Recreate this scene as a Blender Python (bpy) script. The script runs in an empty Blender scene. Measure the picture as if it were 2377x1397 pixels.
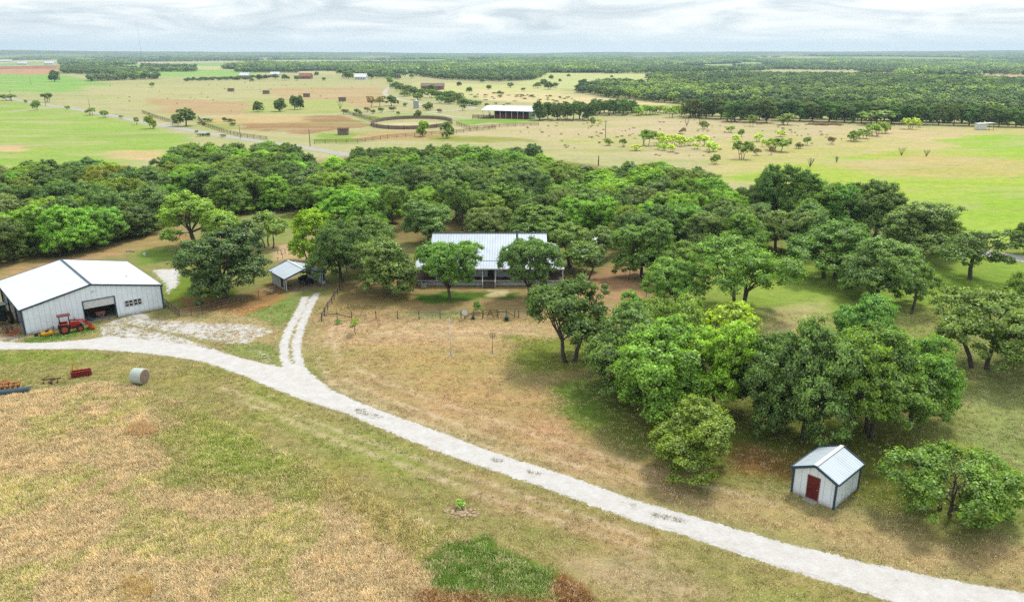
import bpy, math, random
import numpy as np
from mathutils import Vector, Matrix

# ------------------------------------------------------------------ camera, world, sun, exposure
S = bpy.context.scene
FPX, CX, CY, HC = 1800.0, 1188.5, 698.5, 34.0
PITCH = math.atan((CY - 122) / FPX)
cam = bpy.data.cameras.new('camera'); camo = bpy.data.objects.new('camera', cam)
S.collection.objects.link(camo); S.camera = camo
camo.location = (0, 0, HC); camo.rotation_euler = (math.pi / 2 - PITCH, 0, 0)
cam.sensor_width = 36; cam.lens = 36 * FPX / 2377; cam.clip_end = 60000; cam.clip_start = 0.5
S.view_settings.view_transform = 'Standard'; S.view_settings.look = 'None'
S.view_settings.gamma = 1; S.view_settings.exposure = 0.62
S.cycles.max_bounces = 5; S.cycles.transparent_max_bounces = 4; S.cycles.volume_bounces = 0
S.cycles.diffuse_bounces = 3; S.cycles.use_denoising = False

SUN_EL, SUN_AZ = math.radians(58), math.radians(35)      # azimuth clockwise from +Y
w = bpy.data.worlds.new('World'); S.world = w; w.use_nodes = True
nt = w.node_tree; N = nt.nodes; L = nt.links; N.clear()
def nd(t, tree=None, **k):
    n = (tree or nt).nodes.new(t)
    for a, b in k.items(): setattr(n, a, b)
    return n
def ramp(n, stops):
    cr = n.color_ramp
    while len(cr.elements) < len(stops): cr.elements.new(0.5)
    for e, (p, c) in zip(cr.elements, stops): e.position = p; e.color = (*c, 1)
out = nd('ShaderNodeOutputWorld'); bg = nd('ShaderNodeBackground'); L.new(bg.outputs[0], out.inputs[0])
sky = nd('ShaderNodeTexSky', sky_type='NISHITA'); sky.sun_disc = False
sky.sun_elevation = SUN_EL; sky.sun_rotation = SUN_AZ; sky.air_density = 1.2; sky.dust_density = 1.5
skm = nd('ShaderNodeVectorMath', operation='SCALE'); skm.inputs['Scale'].default_value = 0.10
L.new(sky.outputs[0], skm.inputs[0])
tc = nd('ShaderNodeTexCoord'); sep = nd('ShaderNodeSeparateXYZ'); L.new(tc.outputs['Generated'], sep.inputs[0])
# cloud layer: brightness rises towards the zenith, flat streaks near the horizon
mp = nd('ShaderNodeMapping'); mp.inputs['Scale'].default_value = (7, 7, 48); L.new(tc.outputs['Generated'], mp.inputs[0])
nz = nd('ShaderNodeTexNoise'); nz.inputs['Scale'].default_value = 1.0; nz.inputs['Detail'].default_value = 8
nz.inputs['Roughness'].default_value = 0.55; nz.inputs['Distortion'].default_value = 0.9; L.new(mp.outputs[0], nz.inputs[0])
cr = nd('ShaderNodeValToRGB')
ramp(cr, [(0.36, (0.48, 0.55, 0.60)), (0.46, (0.62, 0.68, 0.72)), (0.55, (0.76, 0.80, 0.82)), (0.64, (0.90, 0.91, 0.91))])
L.new(nz.outputs['Fac'], cr.inputs[0])
# horizon glow band: evens the lowest degree of the clouds into pale haze
mr = nd('ShaderNodeMapRange'); mr.inputs['From Min'].default_value = 0.0; mr.inputs['From Max'].default_value = 0.03
L.new(sep.outputs['Z'], mr.inputs['Value'])
mxh = nd('ShaderNodeMixRGB'); mxh.inputs[1].default_value = (0.86, 0.93, 0.95, 1); L.new(mr.outputs[0], mxh.inputs[0]); L.new(cr.outputs[0], mxh.inputs[2])
mz = nd('ShaderNodeMapRange'); mz.inputs['From Min'].default_value = 0.05; mz.inputs['From Max'].default_value = 0.9
mz.inputs['To Min'].default_value = 0.92; mz.inputs['To Max'].default_value = 1.35; L.new(sep.outputs['Z'], mz.inputs['Value'])
cb = nd('ShaderNodeVectorMath', operation='SCALE'); L.new(mxh.outputs[0], cb.inputs[0]); L.new(mz.outputs[0], cb.inputs['Scale'])
mix = nd('ShaderNodeMixRGB'); mix.inputs[0].default_value = 0.86; L.new(skm.outputs[0], mix.inputs[1]); L.new(cb.outputs[0], mix.inputs[2])
L.new(mix.outputs[0], bg.inputs['Color']); bg.inputs['Strength'].default_value = 1.0

sl = bpy.data.lights.new('sun', 'SUN'); sl.energy = 2.3; sl.angle = math.radians(11); sl.color = (1, 0.965, 0.9)
so = bpy.data.objects.new('sun', sl); S.collection.objects.link(so)
sd = Vector((math.sin(SUN_AZ) * math.cos(SUN_EL), math.cos(SUN_AZ) * math.cos(SUN_EL), math.sin(SUN_EL)))
so.rotation_euler = sd.to_track_quat('Z', 'Y').to_euler()

# ------------------------------------------------------------------ surveying: photo positions to places on the ground
def un(x, y, z=0.0):
    u = (x - CX) / FPX; v = (y - CY) / FPX
    d = (u, math.cos(PITCH) - v * math.sin(PITCH), -(math.sin(PITCH) + v * math.cos(PITCH)))
    t = (z - HC) / d[2]
    return Vector((d[0] * t, d[1] * t, z))
def depth(P): return P[1] * math.cos(PITCH) + (HC - P[2]) * math.sin(PITCH)
def rowof(P):
    up = P[1] * math.sin(PITCH) + (P[2] - HC) * math.cos(PITCH)
    return CY - FPX * up / depth(P)
def height_of(P, ty):
    lo, hi = 0.1, 60.0
    for _ in range(40):
        m = (lo + hi) / 2
        if rowof((P[0], P[1], m)) > ty: lo = m
        else: hi = m
    return lo
def lin(c):
    return tuple(((v / 255) / 12.92 if v <= 10 else ((v / 255 + 0.055) / 1.055) ** 2.4) for v in c)
KALB = 0.60
def alb(c, k=KALB): return tuple(v * k for v in lin(c))

# ------------------------------------------------------------------ numpy noise
def _hash(ix, iy, s):
    h = (ix.astype(np.int64) * 374761393 + iy.astype(np.int64) * 668265263 + s * 982451653) & 0xffffffff
    h = ((h ^ (h >> 13)) * 1274126177) & 0xffffffff
    return ((h ^ (h >> 16)) & 0xffff) / 65535.0
def vnoise(x, y, s=0):
    ix = np.floor(x); iy = np.floor(y); fx = x - ix; fy = y - iy
    fx = fx * fx * (3 - 2 * fx); fy = fy * fy * (3 - 2 * fy)
    a = _hash(ix, iy, s); b = _hash(ix + 1, iy, s); c = _hash(ix, iy + 1, s); d = _hash(ix + 1, iy + 1, s)
    return (a + (b - a) * fx) * (1 - fy) + (c + (d - c) * fx) * fy
def fbm(x, y, s=0, o=4):
    r = 0; a = 0.5; t = 0
    for i in range(o):
        r = r + a * vnoise(x, y, s + i * 17); t += a; a *= 0.5; x = x * 2.03 + 11.3; y = y * 2.03 - 7.1
    return r / t
def sm(a, b, v):
    t = np.clip((v - a) / (b - a), 0, 1); return t * t * (3 - 2 * t)
def poly_sd(px, py, P):
    """signed distance, negative inside"""
    n = len(P); d = np.full(px.shape, 1e18); ins = np.zeros(px.shape, bool)
    for i in range(n):
        ax, ay = P[i]; bx, by = P[(i + 1) % n]
        ex, ey = bx - ax, by - ay
        t = np.clip(((px - ax) * ex + (py - ay) * ey) / max(ex * ex + ey * ey, 1e-9), 0, 1)
        d = np.minimum(d, (px - ax - t * ex) ** 2 + (py - ay - t * ey) ** 2)
        c = (ay > py) != (by > py)
        with np.errstate(divide='ignore', invalid='ignore'):
            ins ^= c & (px < ex * (py - ay) / (ey if ey else 1e-9) + ax)
    d = np.sqrt(d); return np.where(ins, -d, d)
def line_sd(px, py, P):
    d = np.full(px.shape, 1e18)
    for i in range(len(P) - 1):
        ax, ay = P[i]; bx, by = P[i + 1]; ex, ey = bx - ax, by - ay
        t = np.clip(((px - ax) * ex + (py - ay) * ey) / max(ex * ex + ey * ey, 1e-9), 0, 1)
        d = np.minimum(d, (px - ax - t * ex) ** 2 + (py - ay - t * ey) ** 2)
    return np.sqrt(d)
def GP(pts): return [tuple(un(a, b)[:2]) for a, b in pts]

def zfun(x, y):
    r = np.sqrt(x * x + y * y); az = np.arctan2(x, np.maximum(y, 1))
    k = sm(1300, 2600, r)
    roll = (fbm(x / 900 + 5, y / 900, 3, 3) - 0.5) * 26 * k
    ridge = sm(4200, 8200, r) * (30 + 22 * np.abs(az / 0.62) ** 1.5 + 16 * (fbm(az * 7 + 3, r / 3000, 9, 3) - 0.5) + np.where(az < 0, 6, 0) * np.abs(az))
    return roll + ridge - 4 * k

# ------------------------------------------------------------------ materials
def newmat(name):
    m = bpy.data.materials.new(name); m.use_nodes = True
    return m, m.node_tree, m.node_tree.nodes['Principled BSDF']
def pmat(name, rgb, rough=0.6, metal=0.0, vary=0.12, scale=1.5, bump=0.0, seams_rib_shade=None, spec=0.4, k=KALB, seam_shade_col=None, dirt=False, streak=None):
    """paint / metal / wood: base colour with blotchy wear; seams = (axis, pitch, width) thin panel joints; on the white walls, painted rib shadow"""
    m, t, b = newmat(name); c = alb(rgb, k)
    b.inputs['Roughness'].default_value = rough; b.inputs['Metallic'].default_value = metal
    b.inputs['Specular IOR Level'].default_value = spec
    co = nd('ShaderNodeTexCoord', t); nz = nd('ShaderNodeTexNoise', t)
    nz.inputs['Scale'].default_value = scale; nz.inputs['Detail'].default_value = 6; nz.inputs['Roughness'].default_value = 0.65
    t.links.new(co.outputs['Object'], nz.inputs[0])
    r = nd('ShaderNodeValToRGB', t)
    ramp(r, [(0.3, tuple(v * (1 - vary) * s for v, s in zip(c, (0.97, 0.96, 0.92)))), (0.65, tuple(v * (1 + vary * 0.5) for v in c))])
    t.links.new(nz.outputs['Fac'], r.inputs[0]); col = r.outputs[0]
    if seams_rib_shade:
        ax, pitch, wd = seams_rib_shade
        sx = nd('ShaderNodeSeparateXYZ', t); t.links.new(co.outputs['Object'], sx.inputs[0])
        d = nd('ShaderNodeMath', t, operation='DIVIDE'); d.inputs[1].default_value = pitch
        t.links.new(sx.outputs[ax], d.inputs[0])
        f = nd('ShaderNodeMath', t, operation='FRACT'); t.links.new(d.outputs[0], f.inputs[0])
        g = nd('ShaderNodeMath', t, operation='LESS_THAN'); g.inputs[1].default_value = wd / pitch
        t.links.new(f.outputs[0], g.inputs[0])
        mx = nd('ShaderNodeMixRGB', t); sc = alb(seam_shade_col, k) if seam_shade_col else tuple(v * 0.55 for v in c)
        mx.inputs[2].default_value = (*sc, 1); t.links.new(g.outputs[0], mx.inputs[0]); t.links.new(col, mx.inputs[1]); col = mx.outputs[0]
    if dirt:
        sz = nd('ShaderNodeSeparateXYZ', t); t.links.new(co.outputs['Object'], sz.inputs[0]); n3 = nd('ShaderNodeTexNoise', t); n3.inputs['Scale'].default_value = 2.2; n3.inputs['Detail'].default_value = 7; n3.inputs['Roughness'].default_value = 0.8
        t.links.new(co.outputs['Object'], n3.inputs[0]); q1 = nd('ShaderNodeMath', t, operation='MULTIPLY_ADD'); q1.inputs[1].default_value = 1.6; q1.inputs[2].default_value = -0.45; t.links.new(n3.outputs['Fac'], q1.inputs[0])
        q2 = nd('ShaderNodeMath', t, operation='SUBTRACT'); t.links.new(q1.outputs[0], q2.inputs[0]); t.links.new(sz.outputs['Z'], q2.inputs[1])
        q3 = nd('ShaderNodeMapRange', t); q3.inputs['From Min'].default_value = -0.1; q3.inputs['From Max'].default_value = 0.4; q3.inputs['To Max'].default_value = 0.75; t.links.new(q2.outputs[0], q3.inputs['Value'])
        mx = nd('ShaderNodeMixRGB', t); mx.inputs[2].default_value = (*alb((178, 150, 118)), 1); t.links.new(q3.outputs[0], mx.inputs[0]); t.links.new(col, mx.inputs[1]); col = mx.outputs[0]
    if streak:
        mp2 = nd('ShaderNodeMapping', t); mp2.inputs['Scale'].default_value = streak; n4 = nd('ShaderNodeTexNoise', t); n4.inputs['Scale'].default_value = 1; n4.inputs['Detail'].default_value = 6; n4.inputs['Roughness'].default_value = 0.75
        t.links.new(co.outputs['Object'], mp2.inputs[0]); t.links.new(mp2.outputs[0], n4.inputs[0]); q4 = nd('ShaderNodeMapRange', t); q4.inputs['From Min'].default_value = 0.5; q4.inputs['From Max'].default_value = 0.75; q4.inputs['To Max'].default_value = 0.55; t.links.new(n4.outputs['Fac'], q4.inputs['Value'])
        mx = nd('ShaderNodeMixRGB', t, blend_type='MULTIPLY'); mx.inputs[2].default_value = (0.74, 0.72, 0.68, 1); t.links.new(q4.outputs[0], mx.inputs[0]); t.links.new(col, mx.inputs[1]); col = mx.outputs[0]
    t.links.new(col, b.inputs['Base Color'])
    if bump:
        bp = nd('ShaderNodeBump', t); bp.inputs['Strength'].default_value = bump; bp.inputs['Distance'].default_value = 0.05
        n2 = nd('ShaderNodeTexNoise', t); n2.inputs['Scale'].default_value = scale * 12; t.links.new(co.outputs['Object'], n2.inputs[0])
        t.links.new(n2.outputs['Fac'], bp.inputs['Height']); t.links.new(bp.outputs[0], b.inputs['Normal'])
    return m
M = {}
M['roof_white'] = pmat('white_roof_metal', (246, 248, 250), 0.5, 0, 0.08, 0.35, seams_rib_shade=(1, 0.95, 0.05), seam_shade_col=(222, 228, 232), k=0.60, streak=(0.25, 2.2, 1))
M['roof_galv'] = pmat('galvanised_roof', (206, 216, 226), 0.5, 0.2, 0.10, 0.6, seams_rib_shade=(0, 0.42, 0.10), seam_shade_col=(172, 184, 196), k=0.66, streak=(3.0, 0.35, 1))
M['roof_galv_y'] = pmat('galvanised_roof_cross', (216, 226, 234), 0.5, 0.2, 0.08, 0.6, seams_rib_shade=(1, 0.32, 0.06), seam_shade_col=(165, 180, 192), k=0.72, streak=(0.4, 3.0, 1))
M['wall_white_x'] = pmat('white_wall_panels', (232, 240, 248), 0.55, 0, 0.06, 0.8, seams_rib_shade=(0, 0.62, 0.06), seam_shade_col=(196, 208, 220), k=0.92, dirt=True)  # grey-blue stripes: shadow of the wall ribs put into the colour
M['wall_white_y'] = pmat('white_wall_panels_side', (232, 240, 248), 0.55, 0, 0.06, 0.8, seams_rib_shade=(1, 0.62, 0.06), seam_shade_col=(196, 208, 220), k=0.92, dirt=True)  # same rib shadow painted as stripes along the side panels
M['siding'] = pmat('horizontal_siding', (222, 230, 236), 0.55, 0, 0.06, 0.8, seams_rib_shade=(2, 0.25, 0.04), seam_shade_col=(150, 160, 170), k=0.7)
M['trim'] = pmat('slate_blue_trim', (56, 88, 112), 0.5)
M['trim_dark'] = pmat('dark_trim', (48, 56, 66), 0.5)
M['white'] = pmat('white_paint', (236, 238, 238), 0.5, vary=0.06, k=0.7)
M['red_door'] = pmat('red_door_paint', (120, 34, 40), 0.45, vary=0.15, streak=(6, 6, 0.8))
M['red'] = pmat('tractor_red', (205, 48, 34), 0.35, vary=0.15)
M['orange'] = pmat('faded_orange_paint', (205, 88, 40), 0.45, vary=0.25, scale=5)
M['yellow'] = pmat('yellow_paint', (236, 178, 40), 0.4, vary=0.15)
M['dkgreen'] = pmat('dark_green_paint', (36, 74, 44), 0.4)
M['rubber'] = pmat('tyre_rubber', (34, 34, 36), 0.9, vary=0.2)
M['black'] = pmat('black_plastic', (26, 27, 30), 0.5)
M['rust'] = pmat('rusted_steel', (104, 58, 44), 0.85, vary=0.4, scale=6)
M['pipe'] = pmat('weathered_pipe_rail', (88, 60, 52), 0.8, vary=0.3, scale=4)
M['wood'] = pmat('weathered_boards', (132, 112, 94), 0.9, vary=0.3, scale=3)
M['brown_wood'] = pmat('dark_brown_boards', (160, 136, 124), 0.9, vary=0.35, scale=0.8, seams_rib_shade=(0, 1.2, 0.15))
M['pole'] = pmat('utility_pole_wood', (112, 88, 70), 0.9, vary=0.3, scale=2)
M['concrete'] = pmat('concrete', (190, 180, 165), 0.9, vary=0.15)
M['bluegrey'] = pmat('blue_grey_steel', (84, 108, 124), 0.6, vary=0.3, scale=6)
M['blue'] = pmat('blue_plastic', (42, 104, 156), 0.4)
M['glass'] = pmat('dark_glass', (40, 44, 50), 0.1, spec=0.9)
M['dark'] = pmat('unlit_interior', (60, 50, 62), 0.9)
M['galv'] = pmat('galvanised_steel', (196, 204, 208), 0.4, 0.5, 0.1)
M['brick'] = pmat('tan_brick', (176, 128, 96), 0.9, vary=0.2)
M['brown_roof'] = pmat('brown_shingles', (150, 122, 114), 0.9, vary=0.15)
M['rust_roof'] = pmat('rust_red_shingles', (168, 106, 88), 0.9, vary=0.15)
M['wrap'] = pmat('bale_net_wrap', (206, 216, 206), 0.6, vary=0.14, scale=4)
M['rock'] = pmat('pale_rock', (214, 200, 176), 0.9, vary=0.2, scale=5, bump=0.4)
M['soil'] = pmat('turned_soil', (206, 176, 146), 0.95, vary=0.3, scale=3, bump=0.6)
M['mulch'] = pmat('heaped_brown_compost', (140, 112, 72), 0.95, vary=0.4, scale=0.6, bump=0.6)
M['paved'] = pmat('pale_road_surface', (190, 186, 176), 0.9, vary=0.08, scale=0.2)
M['track'] = pmat('pale_track_surface', (204, 196, 172), 0.9, vary=0.12, scale=0.2)
# hay bale end: rings
m, t, b = newmat('hay_spiral'); M['hay'] = m
co = nd('ShaderNodeTexCoord', t); wv = nd('ShaderNodeTexWave', t, wave_type='RINGS', rings_direction='X')
wv.inputs['Scale'].default_value = 5; wv.inputs['Distortion'].default_value = 3; wv.inputs['Detail'].default_value = 4
t.links.new(co.outputs['Object'], wv.inputs[0]); r = nd('ShaderNodeValToRGB', t)
ramp(r, [(0.0, alb((120, 98, 78))), (1.0, alb((186, 160, 138)))]); t.links.new(wv.outputs[0], r.inputs[0])
t.links.new(r.outputs[0], b.inputs['Base Color']); b.inputs['Roughness'].default_value = 1
# bark
m, t, b = newmat('bark'); M['bark'] = m
co = nd('ShaderNodeTexCoord', t); nz = nd('ShaderNodeTexNoise', t); nz.inputs['Scale'].default_value = 3.5; nz.inputs['Detail'].default_value = 5
mp = nd('ShaderNodeMapping', t); mp.inputs['Scale'].default_value = (3, 3, 0.6); t.links.new(co.outputs['Object'], mp.inputs[0]); t.links.new(mp.outputs[0], nz.inputs[0])
r = nd('ShaderNodeValToRGB', t); ramp(r, [(0.35, (0.035, 0.028, 0.022)), (0.7, (0.13, 0.105, 0.085))]); t.links.new(nz.outputs['Fac'], r.inputs[0])
t.links.new(r.outputs[0], b.inputs['Base Color']); b.inputs['Roughness'].default_value = 0.95
# leaves: object colour = the tree's own green, each leaf a little different, whole boughs differing slowly
def leafmat(name, source):
    m, t, b = newmat(name); lk = t.links
    o = [n for n in t.nodes if n.type == 'OUTPUT_MATERIAL'][0]; t.nodes.remove(b)
    if source == 'object':
        oi = nd('ShaderNodeObjectInfo', t); base = oi.outputs['Color']
    else:
        oi = nd('ShaderNodeAttribute', t, attribute_type='INSTANCER', attribute_name='tint'); base = oi.outputs['Color']
    la = nd('ShaderNodeAttribute', t, attribute_name='leafv')
    co = nd('ShaderNodeTexCoord', t); nz = nd('ShaderNodeTexNoise', t); nz.inputs['Scale'].default_value = 0.45; nz.inputs['Detail'].default_value = 2
    lk.new(co.outputs['Object'], nz.inputs[0])
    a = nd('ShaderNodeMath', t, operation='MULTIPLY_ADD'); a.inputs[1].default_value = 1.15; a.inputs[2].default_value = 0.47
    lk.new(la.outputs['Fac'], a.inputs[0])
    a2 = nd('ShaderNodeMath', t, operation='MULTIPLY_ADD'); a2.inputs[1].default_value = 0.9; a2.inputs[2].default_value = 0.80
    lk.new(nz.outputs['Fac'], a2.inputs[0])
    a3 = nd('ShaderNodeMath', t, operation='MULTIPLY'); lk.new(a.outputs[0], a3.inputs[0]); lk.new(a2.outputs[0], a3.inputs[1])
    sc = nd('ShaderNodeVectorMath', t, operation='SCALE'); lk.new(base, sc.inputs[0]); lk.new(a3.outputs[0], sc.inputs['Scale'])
    # leaves of higher leafv, which rises towards clump tops, a bit yellower
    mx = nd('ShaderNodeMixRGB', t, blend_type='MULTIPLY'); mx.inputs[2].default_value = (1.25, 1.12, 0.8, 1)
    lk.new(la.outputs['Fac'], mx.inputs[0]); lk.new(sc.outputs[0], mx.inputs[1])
    d = nd('ShaderNodeBsdfDiffuse', t); tr = nd('ShaderNodeBsdfTranslucent', t); g = nd('ShaderNodeBsdfGlossy', t)
    g.inputs['Roughness'].default_value = 0.5; g.inputs['Color'].default_value = (0.7, 0.8, 0.75, 1)
    tm = nd('ShaderNodeMixRGB', t, blend_type='MULTIPLY'); tm.inputs[0].default_value = 1; tm.inputs[2].default_value = (1.3, 1.35, 0.5, 1)
    lk.new(mx.outputs[0], d.inputs[0]); lk.new(mx.outputs[0], tm.inputs[1]); lk.new(tm.outputs[0], tr.inputs[0])
    m1 = nd('ShaderNodeMixShader', t); m1.inputs[0].default_value = 0.38; lk.new(d.outputs[0], m1.inputs[1]); lk.new(tr.outputs[0], m1.inputs[2])
    m2 = nd('ShaderNodeMixShader', t); m2.inputs[0].default_value = 0.05; lk.new(m1.outputs[0], m2.inputs[1]); lk.new(g.outputs[0], m2.inputs[2])
    lk.new(m2.outputs[0], o.inputs[0]); return m
M['leaf'] = leafmat('tree_leaves', 'object'); M['leaf_inst'] = leafmat('wood_leaves', 'inst')
def grassmat():
    m, t, b = newmat('grass_blades'); lk = t.links
    at = nd('ShaderNodeAttribute', t, attribute_type='INSTANCER', attribute_name='tint'); la = nd('ShaderNodeAttribute', t, attribute_name='leafv')
    a = nd('ShaderNodeMath', t, operation='MULTIPLY_ADD'); a.inputs[1].default_value = 0.55; a.inputs[2].default_value = 0.75; lk.new(la.outputs['Fac'], a.inputs[0])
    sc = nd('ShaderNodeVectorMath', t, operation='SCALE'); lk.new(at.outputs['Color'], sc.inputs[0]); lk.new(a.outputs[0], sc.inputs['Scale'])
    lk.new(sc.outputs[0], b.inputs['Base Color']); b.inputs['Roughness'].default_value = 0.9; b.inputs['Specular IOR Level'].default_value = 0.1
    return m
M['grass'] = grassmat()

# ------------------------------------------------------------------ object helpers
COL = S.collection
def empty(name, loc=(0, 0, 0), rz=0.0):
    o = bpy.data.objects.new(name, None); COL.objects.link(o); o.location = loc; o.rotation_euler = (0, 0, rz); o.empty_display_size = 0.2
    return o
def tag(o, label=None, cat=None, group=None, kind=None):
    if label: o['label'] = label
    if cat: o['category'] = cat
    if group: o['group'] = group
    if kind: o['kind'] = kind
    return o
def mesh_np(name, V, F, mat=None, smooth=False, attrs=None):
    """V (n,3), F (m,k) with k fixed"""
    V = np.asarray(V, np.float32); F = np.asarray(F, np.int32)
    me = bpy.data.meshes.new(name); me.vertices.add(len(V)); me.vertices.foreach_set('co', V.ravel())
    k = F.shape[1]; me.loops.add(F.size); me.loops.foreach_set('vertex_index', F.ravel())
    me.polygons.add(len(F)); me.polygons.foreach_set('loop_start', np.arange(0, F.size, k, dtype=np.int32))
    if smooth: me.polygons.foreach_set('use_smooth', np.ones(len(F), bool))
    for an, ty, data in (attrs or []):
        at = me.attributes.new(an, ty, 'POINT')
        at.data.foreach_set('color' if ty == 'FLOAT_COLOR' else 'value', np.asarray(data, np.float32).ravel())
    me.update(calc_edges=True)
    if mat: me.materials.append(mat)
    return me
class MB:
    def __init__(s): s.v = []; s.f = []; s.sm = []
    def add(s, vs, fs, smooth=False):
        o = len(s.v); s.v += [tuple(v) for v in vs]; s.f += [tuple(o + i for i in f) for f in fs]; s.sm += [smooth] * len(fs); return s
    def box(s, c, d, rz=0, ry=0, rx=0):
        R = Matrix.Rotation(rz, 3, 'Z') @ Matrix.Rotation(ry, 3, 'Y') @ Matrix.Rotation(rx, 3, 'X')
        vs = [Vector(c) + R @ Vector((x * d[0] / 2, y * d[1] / 2, z * d[2] / 2)) for x in (-1, 1) for y in (-1, 1) for z in (-1, 1)]
        return s.add(vs, [(0, 1, 3, 2), (4, 6, 7, 5), (0, 4, 5, 1), (2, 3, 7, 6), (0, 2, 6, 4), (1, 5, 7, 3)])
    def bar(s, a, b, w, h=None):
        """square bar a to b"""
        a = Vector(a); b = Vector(b); d = (b - a); h = h or w
        if d.length < 1e-6: return s
        d.normalize(); u = d.cross(Vector((0, 0, 1)))
        u = Vector((1, 0, 0)) if u.length < 1e-3 else u.normalized()
        v = u.cross(d).normalized(); vs = []
        for p in (a, b):
            for i, j in ((-1, -1), (1, -1), (1, 1), (-1, 1)): vs.append(p + u * (i * w / 2) + v * (j * h / 2))
        return s.add(vs, [(0, 1, 2, 3), (7, 6, 5, 4), (0, 4, 5, 1), (1, 5, 6, 2), (2, 6, 7, 3), (3, 7, 4, 0)])
    def tube(s, pts, rad, n=8, cap=True):
        pts = [Vector(p) for p in pts]; rad = rad if isinstance(rad, (list, tuple)) else [rad] * len(pts)
        rings = []; ref = Vector((0.31, 0.95, 0.05))
        for i, p in enumerate(pts):
            d = (pts[min(i + 1, len(pts) - 1)] - pts[max(i - 1, 0)]).normalized()
            u = d.cross(ref)
            if u.length < 0.05: u = d.cross(Vector((1, 0, 0)))
            u.normalize(); v = d.cross(u).normalized()
            rings.append([p + (u * math.cos(2 * math.pi * k / n) + v * math.sin(2 * math.pi * k / n)) * rad[i] for k in range(n)])
        vs = [q for r in rings for q in r]; fs = []
        for i in range(len(pts) - 1):
            for k in range(n):
                k2 = (k + 1) % n; fs.append((i * n + k, i * n + k2, (i + 1) * n + k2, (i + 1) * n + k))
        if cap: fs += [tuple(range(n))[::-1], tuple((len(pts) - 1) * n + k for k in range(n))]
        return s.add(vs, fs, True)
    def lathe(s, prof, c=(0, 0, 0), axis='Z', n=20):
        """prof [(r,h)]"""
        vs = []; fs = []
        for r, h in prof:
            for k in range(n):
                a = 2 * math.pi * k / n; x, y = r * math.cos(a), r * math.sin(a)
                q = {'Z': (x, y, h), 'Y': (x, h, y), 'X': (h, x, y)}[axis]; vs.append((q[0] + c[0], q[1] + c[1], q[2] + c[2]))
        for i in range(len(prof) - 1):
            for k in range(n): k2 = (k + 1) % n; fs.append((i * n + k, i * n + k2, (i + 1) * n + k2, (i + 1) * n + k))
        fs += [tuple(range(n))[::-1], tuple((len(prof) - 1) * n + k for k in range(n))]
        return s.add(vs, fs, False)
    def prism(s, pts, t):
        """polygon pts extruded by vector t"""
        n = len(pts); t = Vector(t); vs = [Vector(p) for p in pts] + [Vector(p) + t for p in pts]
        return s.add(vs, [tuple(range(n))[::-1], tuple(range(n, 2 * n))] + [(i, (i + 1) % n, (i + 1) % n + n, i + n) for i in range(n)])
    def build(s, name, mat, parent=None, loc=None, bevel=0):
        me = bpy.data.meshes.new(name); me.from_pydata([tuple(v) for v in s.v], [], s.f)
        me.polygons.foreach_set('use_smooth', s.sm); me.materials.append(mat); me.update()
        import bmesh as bm_
        b = bm_.new(); b.from_mesh(me); bm_.ops.recalc_face_normals(b, faces=b.faces)
        if bevel: bm_.ops.bevel(b, geom=[e for e in b.edges if e.calc_face_angle(0) > 0.6], offset=bevel, segments=2, affect='EDGES')
        b.to_mesh(me); b.free()
        o = bpy.data.objects.new(name, me); COL.objects.link(o)
        if parent: o.parent = parent
        if loc is not None: o.location = loc
        return o
def children(o): return [c for c in bpy.data.objects if c.parent == o]
def copy_tree(o, parent=None):
    c = o.copy(); COL.objects.link(c)
    if parent: c.parent = parent
    for ch in children(o): copy_tree(ch, c)
    return c

# ------------------------------------------------------------------ ground: one sheet, graded grid
def graded(lo, hi, segs):
    """segs [(until, step)] symmetric use by caller"""
    r = [lo]
    while r[-1] < hi:
        st = segs[-1][1]
        for u, s_ in segs:
            if r[-1] < u: st = s_; break
        else: st = max(segs[-1][1], (abs(r[-1])) * 0.02)
        r.append(r[-1] + st)
    return np.array(r)
xs = graded(0, 9400, [(45, 0.36), (75, 0.5), (130, 1.0), (320, 2.2), (700, 5), (1000, 9)])
xs = np.concatenate([-xs[::-1][:-1], xs])
ys = np.concatenate([np.array([-300, -150, -60, -10, 15, 30]), graded(36, 9600, [(112, 0.36), (150, 0.6), (220, 1.0), (420, 2.0), (900, 4.5), (1300, 9)])])
X, Y = np.meshgrid(xs, ys); X = X.ravel(); Y = Y.ravel(); Z = zfun(X, Y)

# colours as seen in daylight (sRGB), turned into albedo
ROAD = GP([(2600, 1470), (2377, 1376), (2200, 1346), (2000, 1305), (1800, 1255), (1600, 1197), (1455, 1155), (1326, 1108), (1241, 1082), (1113, 1039), (1027, 1005), (942, 975), (839, 937), (771, 907), (737, 881), (712, 858), (693, 846), (655, 853), (600, 842), (540, 826), (470, 808), (400, 797), (320, 788), (262, 782), (236, 784), (205, 788), (180, 790), (100, 796), (40, 796), (-60, 790), (-60, 812), (60, 810), (200, 809), (330, 818), (400, 827), (470, 838), (560, 868), (640, 903), (707, 928), (805, 958), (899, 999), (1027, 1050), (1113, 1080), (1241, 1122), (1369, 1169), (1476, 1208), (1600, 1244), (1800, 1312), (2000, 1372), (2200, 1440), (2400, 1520)])
RUT_L = GP([(672, 858), (661, 835), (659, 800), (668, 770), (686, 738), (700, 712), (708, 690)])
RUT_R = GP([(700, 856), (690, 828), (688, 800), (696, 768), (708, 735), (722, 705), (735, 682)])
FIELD = GP([(-400, 905), (0, 915), (120, 905), (230, 888), (300, 895), (360, 915), (455, 950), (560, 1003), (640, 1042), (730, 1085), (850, 1150), (960, 1205), (1050, 1240), (1150, 1285), (1250, 1322), (1340, 1362), (1420, 1420), (1500, 1500), (1500, 1640), (-400, 1640)])
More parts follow.
